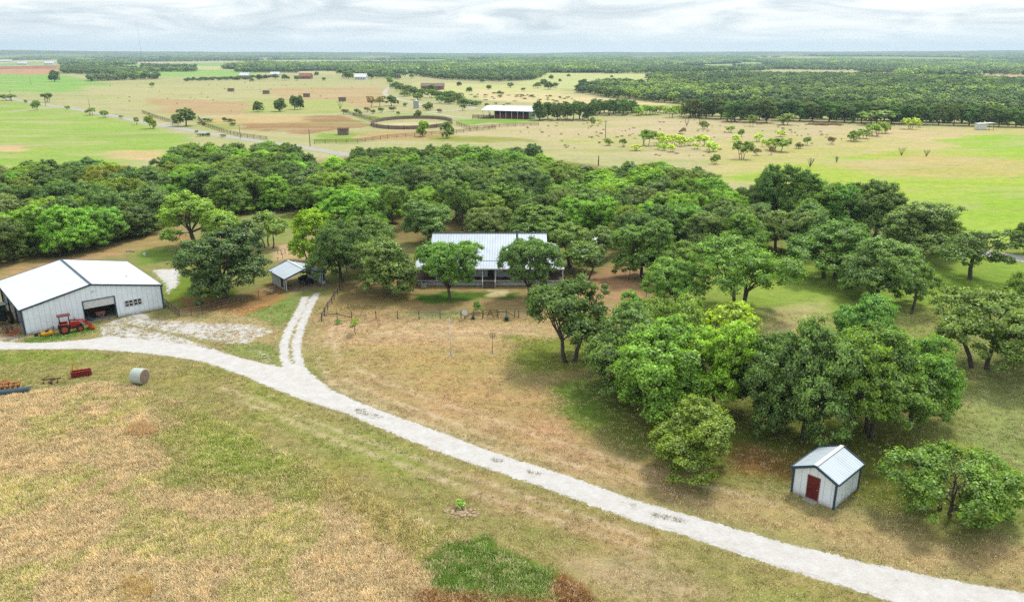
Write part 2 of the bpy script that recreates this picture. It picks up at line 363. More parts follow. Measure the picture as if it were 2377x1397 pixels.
near = [  # (pixel polygon, colour, edge softness m, warp m)
    ([(-900, 700), (3300, 700), (3300, 1700), (-900, 1700)], (160, 152, 104), 14, 3),
    ([(-900, 480), (3300, 480), (3300, 720), (-900, 720)], (150, 146, 92), 10, 4),
    # right hand pasture under the oaks
    ([(1500, 560), (2700, 560), (2700, 1250), (2200, 1240), (2000, 1050), (1700, 1000), (1480, 850)], (150, 156, 88), 8, 4),
    ([(1640, 600), (2500, 580), (2500, 700), (1700, 760), (1600, 700)], (146, 168, 74), 6, 5),
    ([(1750, 720), (1900, 700), (1900, 770), (1760, 790)], (196, 182, 132), 3, 3),
    ([(2260, 760), (2500, 760), (2500, 1260), (2330, 1200), (2230, 960)], (148, 158, 96), 4, 4),
    # tyre-worn yard in front of the house
    ([(735, 700), (1240, 735), (1370, 700), (1400, 850), (1290, 930), (1310, 985), (1500, 1050), (1900, 1190), (2500, 1300), (2500, 1400), (2000, 1290), (1500, 1160), (1100, 1020), (860, 930), (740, 850), (712, 780)], (186, 162, 118), 3, 2),
    ([(1000, 850), (1290, 900), (1500, 1050), (1300, 1050), (1000, 960)], (188, 158, 116), 4, 3),
    ([(760, 752), (1230, 748), (1330, 760), (1250, 800), (900, 810), (770, 800)], (198, 172, 132), 2, 1.5),
    ([(860, 800), (1180, 800), (1180, 860), (980, 900)], (192, 164, 118), 3, 2),
    # green under the grove
    ([(1340, 900), (1290, 960), (1420, 1040), (1640, 1110), (1850, 1120), (2050, 1180), (2250, 1250), (2350, 1200), (2100, 1000), (1700, 900), (1480, 880)], (116, 124, 56), 3, 2.5),
    ([(1180, 780), (1400, 780), (1380, 860), (1220, 865)], (138, 148, 66), 2, 1.5),
    ([(1290, 900), (1400, 860), (1440, 1000), (1320, 985)], (118, 138, 62), 2, 1.5),
    ([(1700, 1040), (1850, 1050), (1840, 1110), (1700, 1090)], (142, 108, 66), 1.5, 1.5),
    ([(1980, 1060), (2080, 1060), (2080, 1160), (1990, 1180)], (120, 124, 58), 1.5, 1),
    # house yard
    ([(770, 660), (980, 640), (1330, 640), (1480, 610), (1500, 730), (1240, 738), (750, 742)], (172, 146, 104), 2, 2),
    ([(790, 690), (960, 680), (1280, 700), (1290, 722), (820, 722)], (176, 148, 106), 1.5, 2),
    ([(1340, 640), (1470, 610), (1500, 700), (1380, 690)], (176, 142, 104), 1.5, 2),
    ([(1240, 700), (1340, 680), (1330, 740), (1240, 745)], (194, 164, 118), 1.5, 1),
    ([(940, 682), (1110, 674), (1200, 680), (1190, 692), (1060, 700), (980, 702)], (88, 118, 46), 0.8, 1.5),
    ([(790, 668), (900, 668), (900, 690), (790, 700)], (150, 128, 90), 1.5, 1.5),
    ([(1140, 672), (1180, 672), (1170, 690), (1130, 688)], (206, 188, 148), 0.5, 0.8),
    ([(930, 720), (1070, 716), (1070, 738), (930, 740)], (164, 158, 104), 1, 1.5),
    # between barn and carport
    ([(375, 640), (520, 640), (560, 700), (440, 720), (380, 700)], (122, 140, 52), 1, 1),
    ([(420, 690), (560, 690), (640, 650), (700, 650), (660, 690), (560, 725), (470, 738), (418, 738)], (154, 122, 80), 1, 1),
    ([(470, 738), (560, 722), (650, 690), (672, 690), (600, 728), (500, 752)], (182, 136, 86), 0.7, 0.7),
    ([(560, 735), (640, 700), (690, 682), (690, 740), (640, 760), (570, 760)], (132, 150, 78), 1, 1),
    ([(520, 800), (640, 790), (655, 850), (600, 835), (530, 815)], (142, 152, 86), 0.8, 1),
    ([(430, 720), (560, 730), (640, 750), (650, 800), (540, 790), (420, 770), (380, 740)], (178, 162, 114), 1, 1.5),
    ([(380, 520), (470, 560), (440, 640), (340, 600), (270, 580)], (150, 152, 88), 2, 1.5),
    ([(300, 570), (400, 570), (420, 600), (320, 620)], (124, 150, 66), 1.5, 1.5),
    ([(0, 612), (150, 590), (300, 560), (420, 520), (440, 560), (300, 590), (140, 612), (0, 650)], (182, 152, 112), 2, 2),
    ([(400, 540), (480, 560), (470, 590), (410, 590)], (178, 136, 100), 1, 1.5),
    ([(520, 510), (700, 500), (690, 560), (560, 570)], (142, 152, 84), 2, 1.5),
    ([(640, 570), (720, 560), (720, 620), (640, 620)], (208, 178, 138), 1, 1.5),
    ([(660, 640), (760, 640), (760, 668), (680, 678)], (172, 148, 128), 0.8, 0.8),
    ([(-60, 700), (60, 690), (60, 790), (-60, 790)], (176, 152, 122), 1, 1),
    ([(60, 785), (120, 778), (230, 752), (222, 768), (130, 792), (60, 796)], (104, 138, 58), 0.5, 0.5),
    # floor of the wood
    ([(-800, 620), (0, 612), (150, 590), (300, 545), (480, 500), (700, 480), (950, 480), (1300, 500), (1700, 540), (1750, 470), (1640, 425), (1450, 395), (1200, 362), (860, 362), (700, 372), (400, 372), (380, 400), (-800, 395)], (122, 104, 66), 4, 4),
    ([(860, 500), (1040, 500), (1500, 520), (1560, 560), (1700, 590), (1460, 600), (1300, 560), (900, 560)], (146, 126, 84), 4, 4),
    # strip between road and tall grass
    ([(-300, 812), (200, 812), (470, 842), (700, 935), (1027, 1055), (1476, 1212), (2000, 1378), (2400, 1520), (1500, 1520), (1250, 1325), (850, 1152), (560, 1004), (300, 890), (0, 900), (-300, 880)], (160, 150, 96), 0.6, 0.8),
    ([(-300, 815), (200, 815), (300, 830), (0, 845), (-300, 845)], (140, 152, 72), 0.8, 1),
    ([(560, 880), (1000, 1060), (1000, 1140), (760, 1060), (560, 960)], (152, 154, 86), 1.5, 2),
    ([(1100, 1110), (1500, 1240), (1500, 1290), (1100, 1160)], (176, 150, 108), 1.5, 1.5),
    ([(1300, 1280), (1500, 1290), (1700, 1360), (1600, 1400), (1450, 1397)], (178, 160, 120), 1.5, 1.5),
    ([(1700, 1330), (1900, 1370), (1900, 1440), (1700, 1420)], (156, 158, 92), 1.5, 1.5),
]
field_c = [
    (FIELD, (194, 168, 126), 0.3, 0.5),
    (GP([(330, 930), (470, 975), (640, 1060), (850, 1165), (700, 1170), (560, 1160), (360, 1110), (380, 1010)]), (156, 148, 86), 1.2, 2.5),
    (GP([(400, 970), (560, 1020), (700, 1100), (640, 1130), (480, 1080)]), (154, 154, 76), 1.2, 2.5),
    (GP([(700, 1080), (860, 1160), (1050, 1245), (1010, 1290), (880, 1260), (740, 1150)]), (166, 150, 88), 1.0, 2.0),
    (GP([(1040, 1262), (1120, 1250), (1240, 1305), (1335, 1350), (1370, 1400), (1200, 1425), (1020, 1430), (1005, 1350)]), (92, 122, 42), 0.5, 1.2),
    (GP([(1290, 1325), (1350, 1360), (1420, 1420), (1300, 1420), (1270, 1380)]), (134, 92, 54), 0.4, 0.6),
    (GP([(950, 1370), (1300, 1390), (1300, 1430), (950, 1430)]), (146, 104, 64), 0.5, 0.8),
]
mid = [
    # default middle distance
    ([(-1200, 135), (3600, 135), (3600, 480), (-1200, 480)], (184, 180, 132), 30, 10),
    # left
    ([(-600, 250), (40, 236), (200, 262), (330, 290), (440, 318), (400, 360), (300, 380), (-600, 400)], (158, 182, 90), 3, 3),
    ([(-300, 335), (60, 338), (50, 352), (-300, 350)], (218, 184, 142), 2, 4),
    ([(250, 350), (380, 348), (370, 372), (260, 368)], (214, 184, 142), 2, 3),
    ([(-300, 236), (30, 236), (0, 250), (-300, 256)], (160, 178, 98), 4, 4),
    ([(-500, 175), (140, 172), (250, 195), (280, 208), (120, 215), (-500, 215)], (140, 184, 90), 6, 8),
    ([(-600, 150), (145, 148), (145, 172), (-600, 176)], (172, 112, 92), 4, 8),
    ([(-600, 165), (145, 163), (145, 172), (-600, 176)], (206, 148, 122), 6, 8),
    ([(330, 163), (600, 163), (600, 178), (330, 180)], (150, 190, 100), 8, 10),
    ([(300, 144), (600, 143), (600, 155), (300, 158)], (140, 186, 100), 10, 15),
    ([(250, 139), (560, 138), (560, 145), (260, 147)], (208, 190, 160), 10, 20),
    ([(180, 200), (600, 190), (880, 200), (860, 225), (500, 245), (250, 240)], (190, 184, 136), 8, 12),
    ([(330, 228), (560, 236), (900, 218), (880, 250), (500, 268), (380, 262)], (192, 162, 124), 5, 12),
    ([(620, 205), (890, 200), (900, 222), (640, 230)], (196, 168, 130), 6, 12),
    ([(560, 232), (800, 232), (820, 262), (600, 266)], (176, 182, 110), 5, 10),
    ([(450, 272), (560, 272), (540, 300), (470, 296)], (160, 166, 96), 4, 5),
    ([(560, 272), (790, 268), (866, 292), (700, 312), (560, 300)], (172, 134, 100), 2, 4),
    ([(480, 268), (720, 266), (700, 284), (500, 286)], (204, 178, 128), 3, 6),
    ([(810, 266), (990, 262), (1060, 272), (880, 280)], (150, 176, 84), 2, 4),
    ([(800, 306), (1050, 302), (1060, 326), (810, 328)], (196, 166, 124), 3, 5),
    ([(730, 312), (830, 308), (830, 335), (730, 332)], (146, 170, 78), 3, 5),
    ([(870, 283), (1050, 283), (1040, 296), (880, 298)], (214, 200, 160), 2, 2),
    ([(1060, 278), (1250, 276), (1260, 288), (1060, 290)], (130, 172, 62), 2, 4),
    ([(1000, 315), (1250, 315), (1250, 328), (1000, 330)], (160, 160, 84), 3, 6),
    ([(960, 190), (1250, 200), (1330, 215), (1200, 235), (1000, 225)], (204, 202, 140), 8, 15),
    ([(1100, 208), (1350, 222), (1560, 242), (1300, 245), (1110, 232)], (222, 202, 158), 6, 12),
    # right
    ([(1050, 292), (1500, 270), (2100, 285), (2100, 330), (1640, 375), (1290, 355), (1260, 325), (1080, 318)], (200, 184, 146), 4, 8),
    ([(1290, 320), (1500, 322), (1560, 345), (1350, 350)], (188, 184, 124), 4, 8),
    ([(1640, 330), (2100, 305), (2377, 290), (2900, 300), (2900, 420), (2000, 400), (1760, 420), (1640, 385)], (198, 186, 128), 4, 8),
    ([(1700, 400), (1850, 372), (2377, 330), (2900, 350), (2900, 600), (2377, 572), (2180, 545), (2000, 480), (1760, 440)], (172, 190, 82), 4, 8),
    ([(2220, 312), (2900, 306), (2900, 360), (2300, 350), (2200, 330)], (158, 190, 70), 4, 8),
    ([(1860, 385), (2150, 355), (2400, 372), (2500, 400), (2100, 410)], (196, 182, 118), 4, 10),
    ([(2060, 470), (2377, 440), (2600, 470), (2600, 560), (2377, 568), (2200, 540)], (162, 188, 74), 3, 8),
    ([(1950, 300), (2250, 295), (2250, 320), (1900, 330)], (204, 186, 138), 4, 8),
    ([(1230, 168), (1500, 172), (1500, 186), (1340, 208), (1200, 196)], (200, 204, 142), 8, 10),
    ([(1560, 160), (1900, 165), (2500, 185), (3200, 190), (3200, 176), (2300, 170), (1700, 157)], (206, 176, 150), 15, 30),
    ([(1700, 152), (2000, 152), (2000, 160), (1700, 160)], (196, 200, 150), 15, 30),
]
def zone_colour(x, y):
    """albedo and roughness of growth at a place on the ground"""
    n = len(x); C = np.tile(np.array(alb((158, 156, 104))), (n, 1))
    far = sm(1250, 1650, np.hypot(x, y))
    def put(P, c, soft, warp, sel):
        if not sel.any(): return
        xx = x[sel]; yy = y[sel]
        wx = (fbm(xx / (warp * 1.6), yy / (warp * 1.6), 31) - 0.5) * 2.2 * warp
        wy = (fbm(xx / (warp * 1.6), yy / (warp * 1.6), 57) - 0.5) * 2.2 * warp
        d = poly_sd(xx + wx, yy + wy, P)
        mk = 1 - sm(-soft, soft, d)
        C[sel] = C[sel] * (1 - mk[:, None]) + np.array(alb(c))[None] * mk[:, None]
    def run(lst, sel, px=True):
        for P, c, soft, warp in lst:
            P = GP(P) if px else P
            a = np.array(P); m = sel & (x > a[:, 0].min() - 40) & (x < a[:, 0].max() + 40) & (y > a[:, 1].min() - 40 - 0.1 * a[:, 1].max()) & (y < a[:, 1].max() * 1.1 + 40)
            put(P, c, soft, warp, m)
    run(mid[:1], y > 150); run(near, (y < 420))
    # the distance: mostly woods with pale clearings
    wd = fbm(x / 420 + 3, y / 900, 71, 4); f2 = fbm(x / 300, y / 700, 97, 3)
    cw = np.array(alb((92, 116, 72))); cf = np.array(alb((206, 196, 146))); cg = np.array(alb((150, 180, 100)))
    fc = cf[None] * (1 - sm(0.45, 0.6, f2))[:, None] + cg[None] * sm(0.45, 0.6, f2)[:, None]
    left = sm(-0.1, -0.5, x / np.maximum(y, 1)) * (1 - sm(3500, 5500, y))
    open_ = sm(0.525, 0.55, wd + 0.16 * left) * (1 - .75 * sm(4300, 6500, np.hypot(x, y)))
    C2 = cw[None] * (1 - open_)[:, None] + fc * open_[:, None]
    C = C * (1 - far)[:, None] + C2 * far[:, None]
    run(mid[1:], (y > 120)); run(field_c, y < 120, False)
    return C, open_, far
Cg, _, _ = zone_colour(X, Y)
gr = np.zeros(len(X)); nm = (Y < 130) & (Y > 34) & (np.abs(X) < 110)
xn = X[nm]; yn = Y[nm]
g = 0.95 * (1 - sm(-0.45, 0.7, poly_sd(xn, yn, ROAD)))
for P, wd_, s_ in ((RUT_L, 0.6, 0.5), (RUT_R, 0.6, 0.5)):
    g = np.maximum(g, 0.86 * (1 - sm(wd_ - s_, wd_ + s_, line_sd(xn, yn, P))))
for P, v in (([(225, 752), (300, 756), (420, 780), (560, 830), (500, 830), (300, 800), (220, 790), (232, 775)], 0.90), ([(222, 756), (330, 720), (365, 740), (470, 745), (600, 752), (645, 770), (560, 800), (470, 790), (300, 756)], 0.72), ([(560, 795), (640, 820), (655, 855), (600, 840)], 0.5),
             ([(330, 740), (350, 735), (375, 745), (340, 755)], 0.85), ([(345, 625), (420, 622), (420, 660), (385, 690), (378, 660)], 0.75),
             ([(712, 680), (738, 680), (705, 760), (700, 850), (664, 850), (664, 790), (690, 735)], 0.47), ([(-60, 780), (60, 778), (60, 796), (-60, 796)], 0.6), ([(525, 790), (590, 785), (580, 797), (520, 800)], 0.95), ([(640, 580), (730, 575), (730, 620), (640, 620)], 0.35), ([(660, 640), (770, 650), (770, 672), (660, 690)], 0.33), ([(1050, 1180), (1090, 1185), (1110, 1215), (1040, 1205)], 0.3)):
    g = np.maximum(g, v * (1 - sm(-1.2, 1.0, poly_sd(xn, yn, GP(P)))))
gr[nm] = g
# tyre arcs worn into the yard: a little paler
tr = np.zeros(len(X))
for P in ([(760, 800), (775, 760), (830, 745)], [(790, 850), (778, 800), (800, 762), (850, 752)], [(735, 830), (770, 890), (860, 935), (1000, 985), (1200, 1060)], [(800, 880), (900, 925), (1100, 1000), (1300, 1070), (1600, 1150)], [(820, 850), (900, 890), (1000, 925), (1250, 1010), (1500, 1090), (1800, 1170)],
          [(560, 930), (800, 1030), (1100, 1140), (1500, 1280)], [(520, 900), (760, 990), (1100, 1110), (1500, 1250)], [(860, 771), (1050, 768), (1250, 775)]):
    tr[nm] = np.maximum(tr[nm], 1 - sm(0.15, 0.6, line_sd(xn + 0.5 * (fbm(xn / 3, yn / 3, 5) - 0.5), yn, GP(P))))
C4 = np.concatenate([Cg, np.ones((len(X), 1))], 1)
nx, ny = len(xs), len(ys)
ii = (np.arange(ny - 1)[:, None] * nx + np.arange(nx - 1)[None]).ravel()
F = np.stack([ii, ii + 1, ii + nx + 1, ii + nx], 1)
m, t, b = newmat('ground_cover'); M['ground'] = m; lk = t.links
geo = nd('ShaderNodeNewGeometry', t); ac = nd('ShaderNodeAttribute', t, attribute_name='col'); ag = nd('ShaderNodeAttribute', t, attribute_name='gravel'); at_ = nd('ShaderNodeAttribute', t, attribute_name='track')
def noise(sc, det=4, ro=0.6, dist=0.0, stretch=None):
    n = nd('ShaderNodeTexNoise', t); n.inputs['Scale'].default_value = sc; n.inputs['Detail'].default_value = det
    n.inputs['Roughness'].default_value = ro; n.inputs['Distortion'].default_value = dist
    if stretch:
        mp_ = nd('ShaderNodeMapping', t); mp_.inputs['Scale'].default_value = stretch[:3]; mp_.inputs['Rotation'].default_value = (0, 0, stretch[3])
        lk.new(geo.outputs['Position'], mp_.inputs[0]); lk.new(mp_.outputs[0], n.inputs[0])
    else: lk.new(geo.outputs['Position'], n.inputs[0])
    return n.outputs['Fac']
def rng(v, a, b_, c, d):
    n = nd('ShaderNodeMapRange', t); n.inputs['From Min'].default_value = a; n.inputs['From Max'].default_value = b_; n.inputs['To Min'].default_value = c; n.inputs['To Max'].default_value = d
    lk.new(v, n.inputs['Value']); return n.outputs[0]
def mul(c, v):
    n = nd('ShaderNodeVectorMath', t, operation='SCALE'); lk.new(c, n.inputs[0]); lk.new(v, n.inputs['Scale']); return n.outputs[0]
def mulf(a, b_):
    n = nd('ShaderNodeMath', t, operation='MULTIPLY'); lk.new(a, n.inputs[0]); lk.new(b_, n.inputs[1]); return n.outputs[0]
def tintmix(c, f, col, blend='MULTIPLY'):
    n = nd('ShaderNodeMixRGB', t, blend_type=blend); n.inputs[2].default_value = (*col, 1); lk.new(f, n.inputs[0]); lk.new(c, n.inputs[1]); return n.outputs[0]
c = ac.outputs['Color']
c = tintmix(c, rng(noise(0.03, 8, 0.68, 0, (0.6, 1.6, 1, 0.1)), 0.42, 0.62, 0, 1), (0.82, 0.96, 0.66))        # greener sweeps
c = tintmix(c, rng(noise(0.16, 7, 0.7, 0.4), 0.47, 0.7, 0, 0.7), (0.84, 0.98, 0.70))  # green patches
c = tintmix(c, rng(noise(0.13, 9, 0.75, 0.3, (0.7, 1.5, 1, -0.2)), 0.48, 0.68, 0, 0.9), (1.30, 1.12, 1.12))   # straw patches
c = tintmix(c, rng(noise(0.9, 9, 0.9), 0.56, 0.74, 0, 0.45), (0.80, 0.74, 0.64))      # bare brown scuffs
c = mul(c, rng(noise(0.55, 8, 0.75), 0.25, 0.75, 0.74, 1.28))
c = mul(c, rng(noise(0.35, 5, 0.7, 0, (0.5, 3.2, 1, 0.35)), 0.3, 0.7, 0.88, 1.12))     # mowing streaks
c = mul(c, rng(noise(4.5, 5, 0.9), 0.3, 0.7, 0.55, 1.45))
c = mul(c, rng(noise(11, 3, 0.8), 0.3, 0.7, 0.75, 1.25))
c = tintmix(c, mulf(rng(at_.outputs['Fac'], 0, 1, 0, 0.75), rng(noise(0.6, 6, 0.8), 0.4, 0.6, 0.15, 1)), alb((224, 202, 164)), 'MIX')
vm = nd('ShaderNodeVectorMath', t, operation='MULTIPLY'); vm.inputs[1].default_value = (1.09, 1.06, 1.10); lk.new(c, vm.inputs[0]); c = vm.outputs[0]
sepg = nd('ShaderNodeSeparateXYZ', t); lk.new(geo.outputs['Position'], sepg.inputs[0]); farf = rng(sepg.outputs['Y'], 125, 190, 0, 1)
for sc_n, lo_, hi_, amt, col_ in (((0.045, 9, 0.72, 0.6, (0.45, 1.0, 1, 0.12)), 0.50, 0.60, 0.55, (206, 190, 146)), ((0.02, 8, 0.7, 0.4, (0.35, 1.0, 1, -0.1)), 0.55, 0.64, 0.45, (152, 166, 96)), ((0.10, 8, 0.8, 0.6, (0.5, 1.2, 1, 0.3)), 0.58, 0.66, 0.5, (150, 134, 92))):
    pm_ = nd('ShaderNodeMath', t, operation='MULTIPLY'); lk.new(rng(noise(*sc_n), lo_, hi_, 0, amt), pm_.inputs[0]); lk.new(farf, pm_.inputs[1]); c = tintmix(c, pm_.outputs[0], alb(col_), 'MIX')
# gravel shows through where its amount beats a ragged noise
gn = noise(1.5, 8, 0.8, 0.5); gm = nd('ShaderNodeMath', t, operation='ADD'); lk.new(ag.outputs['Fac'], gm.inputs[0])
gs = nd('ShaderNodeMath', t, operation='MULTIPLY_ADD'); gs.inputs[1].default_value = 2.0; gs.inputs[2].default_value = -1.5; lk.new(gn, gs.inputs[0]); lk.new(gs.outputs[0], gm.inputs[1])
gmask = rng(gm.outputs[0], -0.03, 0.10, 0, 1)
gcr = nd('ShaderNodeValToRGB', t); ramp(gcr, [(0.22, alb((202, 188, 170), 0.53)), (0.42, alb((232, 225, 217), 0.52)), (0.64, alb((246, 243, 239), 0.54))])
lk.new(noise(0.9, 8, 0.75, 0.4), gcr.inputs[0])
gmx = nd('ShaderNodeMixRGB', t); lk.new(gmask, gmx.inputs[0]); lk.new(c, gmx.inputs[1]); lk.new(gcr.outputs[0], gmx.inputs[2])
lk.new(gmx.outputs[0], b.inputs['Base Color']); b.inputs['Roughness'].default_value = 1; b.inputs['Specular IOR Level'].default_value = 0.05
bp = nd('ShaderNodeBump', t); bp.inputs['Strength'].default_value = 0.8; bp.inputs['Distance'].default_value = 0.10; lk.new(noise(3.0, 6, 0.8), bp.inputs['Height']); lk.new(bp.outputs[0], b.inputs['Normal'])
me = mesh_np('ground', np.stack([X, Y, Z], 1), F, M['ground'], True, [('col', 'FLOAT_COLOR', C4), ('gravel', 'FLOAT', gr), ('track', 'FLOAT', tr)])
go = bpy.data.objects.new('ground', me); COL.objects.link(go); tag(go, kind='structure')

# gravel driveway as its own sheet, ragged edge
m, t, b = newmat('white_caliche_gravel'); M['gravel'] = m; lk = t.links; geo = nd('ShaderNodeNewGeometry', t)
gcr = nd('ShaderNodeValToRGB', t); ramp(gcr, [(0.22, alb((202, 188, 170), 0.53)), (0.42, alb((232, 225, 217), 0.52)), (0.64, alb((246, 243, 239), 0.54))]); lk.new(noise(0.8, 9, 0.85, 0.2), gcr.inputs[0])
c = mul(gcr.outputs[0], rng(noise(7, 4, 0.8), 0.3, 0.7, 0.86, 1.12))
c = tintmix(c, rng(noise(1.1, 6, 0.7, 0.6, (0.5, 2.2, 1, 0.45)), 0.66, 0.72, 0, 0.9), (0.5, 0.47, 0.36))   # weeds and damp marks down the crown
lk.new(c, b.inputs['Base Color']); b.inputs['Roughness'].default_value = 1; b.inputs['Specular IOR Level'].default_value = 0.05
bp = nd('ShaderNodeBump', t); bp.inputs['Strength'].default_value = 0.5; bp.inputs['Distance'].default_value = 0.05; lk.new(noise(5.0, 5, 0.8), bp.inputs['Height']); lk.new(bp.outputs[0], b.inputs['Normal'])
def ragged(P, z, amp, step, name, mat, closed=True):
    area = sum(P[i][0] * P[(i + 1) % len(P)][1] - P[(i + 1) % len(P)][0] * P[i][1] for i in range(len(P))); INS = 1 if area > 0 else -1
    pts = []; n = len(P)
    for i in range(n):
        a = Vector(P[i]); c_ = Vector(P[(i + 1) % n]); d = c_ - a; k = max(1, int(d.length / step)); nrm = Vector((-d.y, d.x)).normalized()
        for j in range(k):
            q = a + d * (j / k); s1 = float(fbm(np.array([q.x / 1.3]), np.array([q.y / 1.3]), 7, 4)[0]) - 0.5; s2 = random.Random(i * 991 + j).uniform(-1, 1)
            q = q + nrm * (s1 * 2.6 * amp + s2 * amp * 0.35 + amp * 0.25 * INS); pts.append((q.x, q.y, z))
    import bmesh as bm_
    bm = bm_.new(); vs = [bm.verts.new(p) for p in pts]
    es = [bm.edges.new((vs[i], vs[(i + 1) % len(vs)])) for i in range(len(vs))]
    bm_.ops.triangle_fill(bm, edges=es, use_beauty=True, use_dissolve=False); bm_.ops.recalc_face_normals(bm, faces=bm.faces)
    if sum(f.normal.z for f in bm.faces) < 0: bm_.ops.reverse_faces(bm, faces=bm.faces)
    me = bpy.data.meshes.new(name); bm.to_mesh(me); bm.free(); me.materials.append(mat)
    o = bpy.data.objects.new(name, me); COL.objects.link(o); return tag(o, kind='structure')
ragged(ROAD, 0.008, 0.42, 0.16, 'gravel_driveway', M['gravel'])
def ribbon(P, wds, z, name, mat):
    V = []; P = [Vector(p) for p in P]
    Q = [P[0]]                                        # smooth subdivision
    for i in range(len(P) - 1):
        p0 = P[max(i - 1, 0)]; p1 = P[i]; p2 = P[i + 1]; p3 = P[min(i + 2, len(P) - 1)]
        for k in range(1, 7):
            s = k / 6; Q.append(0.5 * ((2 * p1) + (p2 - p0) * s + (2 * p0 - 5 * p1 + 4 * p2 - p3) * s * s + (3 * p1 - p0 - 3 * p2 + p3) * s ** 3))
    for i, q in enumerate(Q):
        d = (Q[min(i + 1, len(Q) - 1)] - Q[max(i - 1, 0)]).normalized(); nrm = Vector((-d.y, d.x)); h = wds / 2 * (1 + 0.12 * math.sin(i * 1.7))
        V += [(q.x + nrm.x * h, q.y + nrm.y * h, z), (q.x - nrm.x * h, q.y - nrm.y * h, z)]
    F = [(2 * i, 2 * i + 1, 2 * i + 3, 2 * i + 2) for i in range(len(Q) - 1)]
    me = mesh_np(name, V, F, mat, True); o = bpy.data.objects.new(name, me); COL.objects.link(o); return tag(o, kind='structure')
ribbon(GP([(-150, 205), (-30, 219), (40, 233), (110, 244), (200, 258), (300, 277), (400, 296), (460, 306), (560, 322), (700, 342), (800, 358), (1000, 385)]), 5.6, 0.03, 'county_road', M['paved'])
ribbon(GP([(1700, 485), (1800, 505), (1870, 517), (1960, 536), (2060, 558), (2180, 573), (2330, 594), (2600, 640)]), 5.0, 0.03, 'lane_road', M['paved'])
ribbon(GP([(376, 288), (460, 275), (560, 268), (760, 266), (880, 262), (990, 263), (1060, 272), (1110, 276)]), 3.4, 0.025, 'ranch_track', M['track'])
ribbon(GP([(990, 262), (1100, 252), (1060, 246), (990, 246), (960, 238), (925, 231), (893, 218), (905, 203), (930, 195)]), 4.2, 0.03, 'ranch_driveway', M['track'])
ribbon(GP([(-100, 262), (0, 261), (60, 256), (125, 250)]), 3.0, 0.025, 'field_track', M['track'])

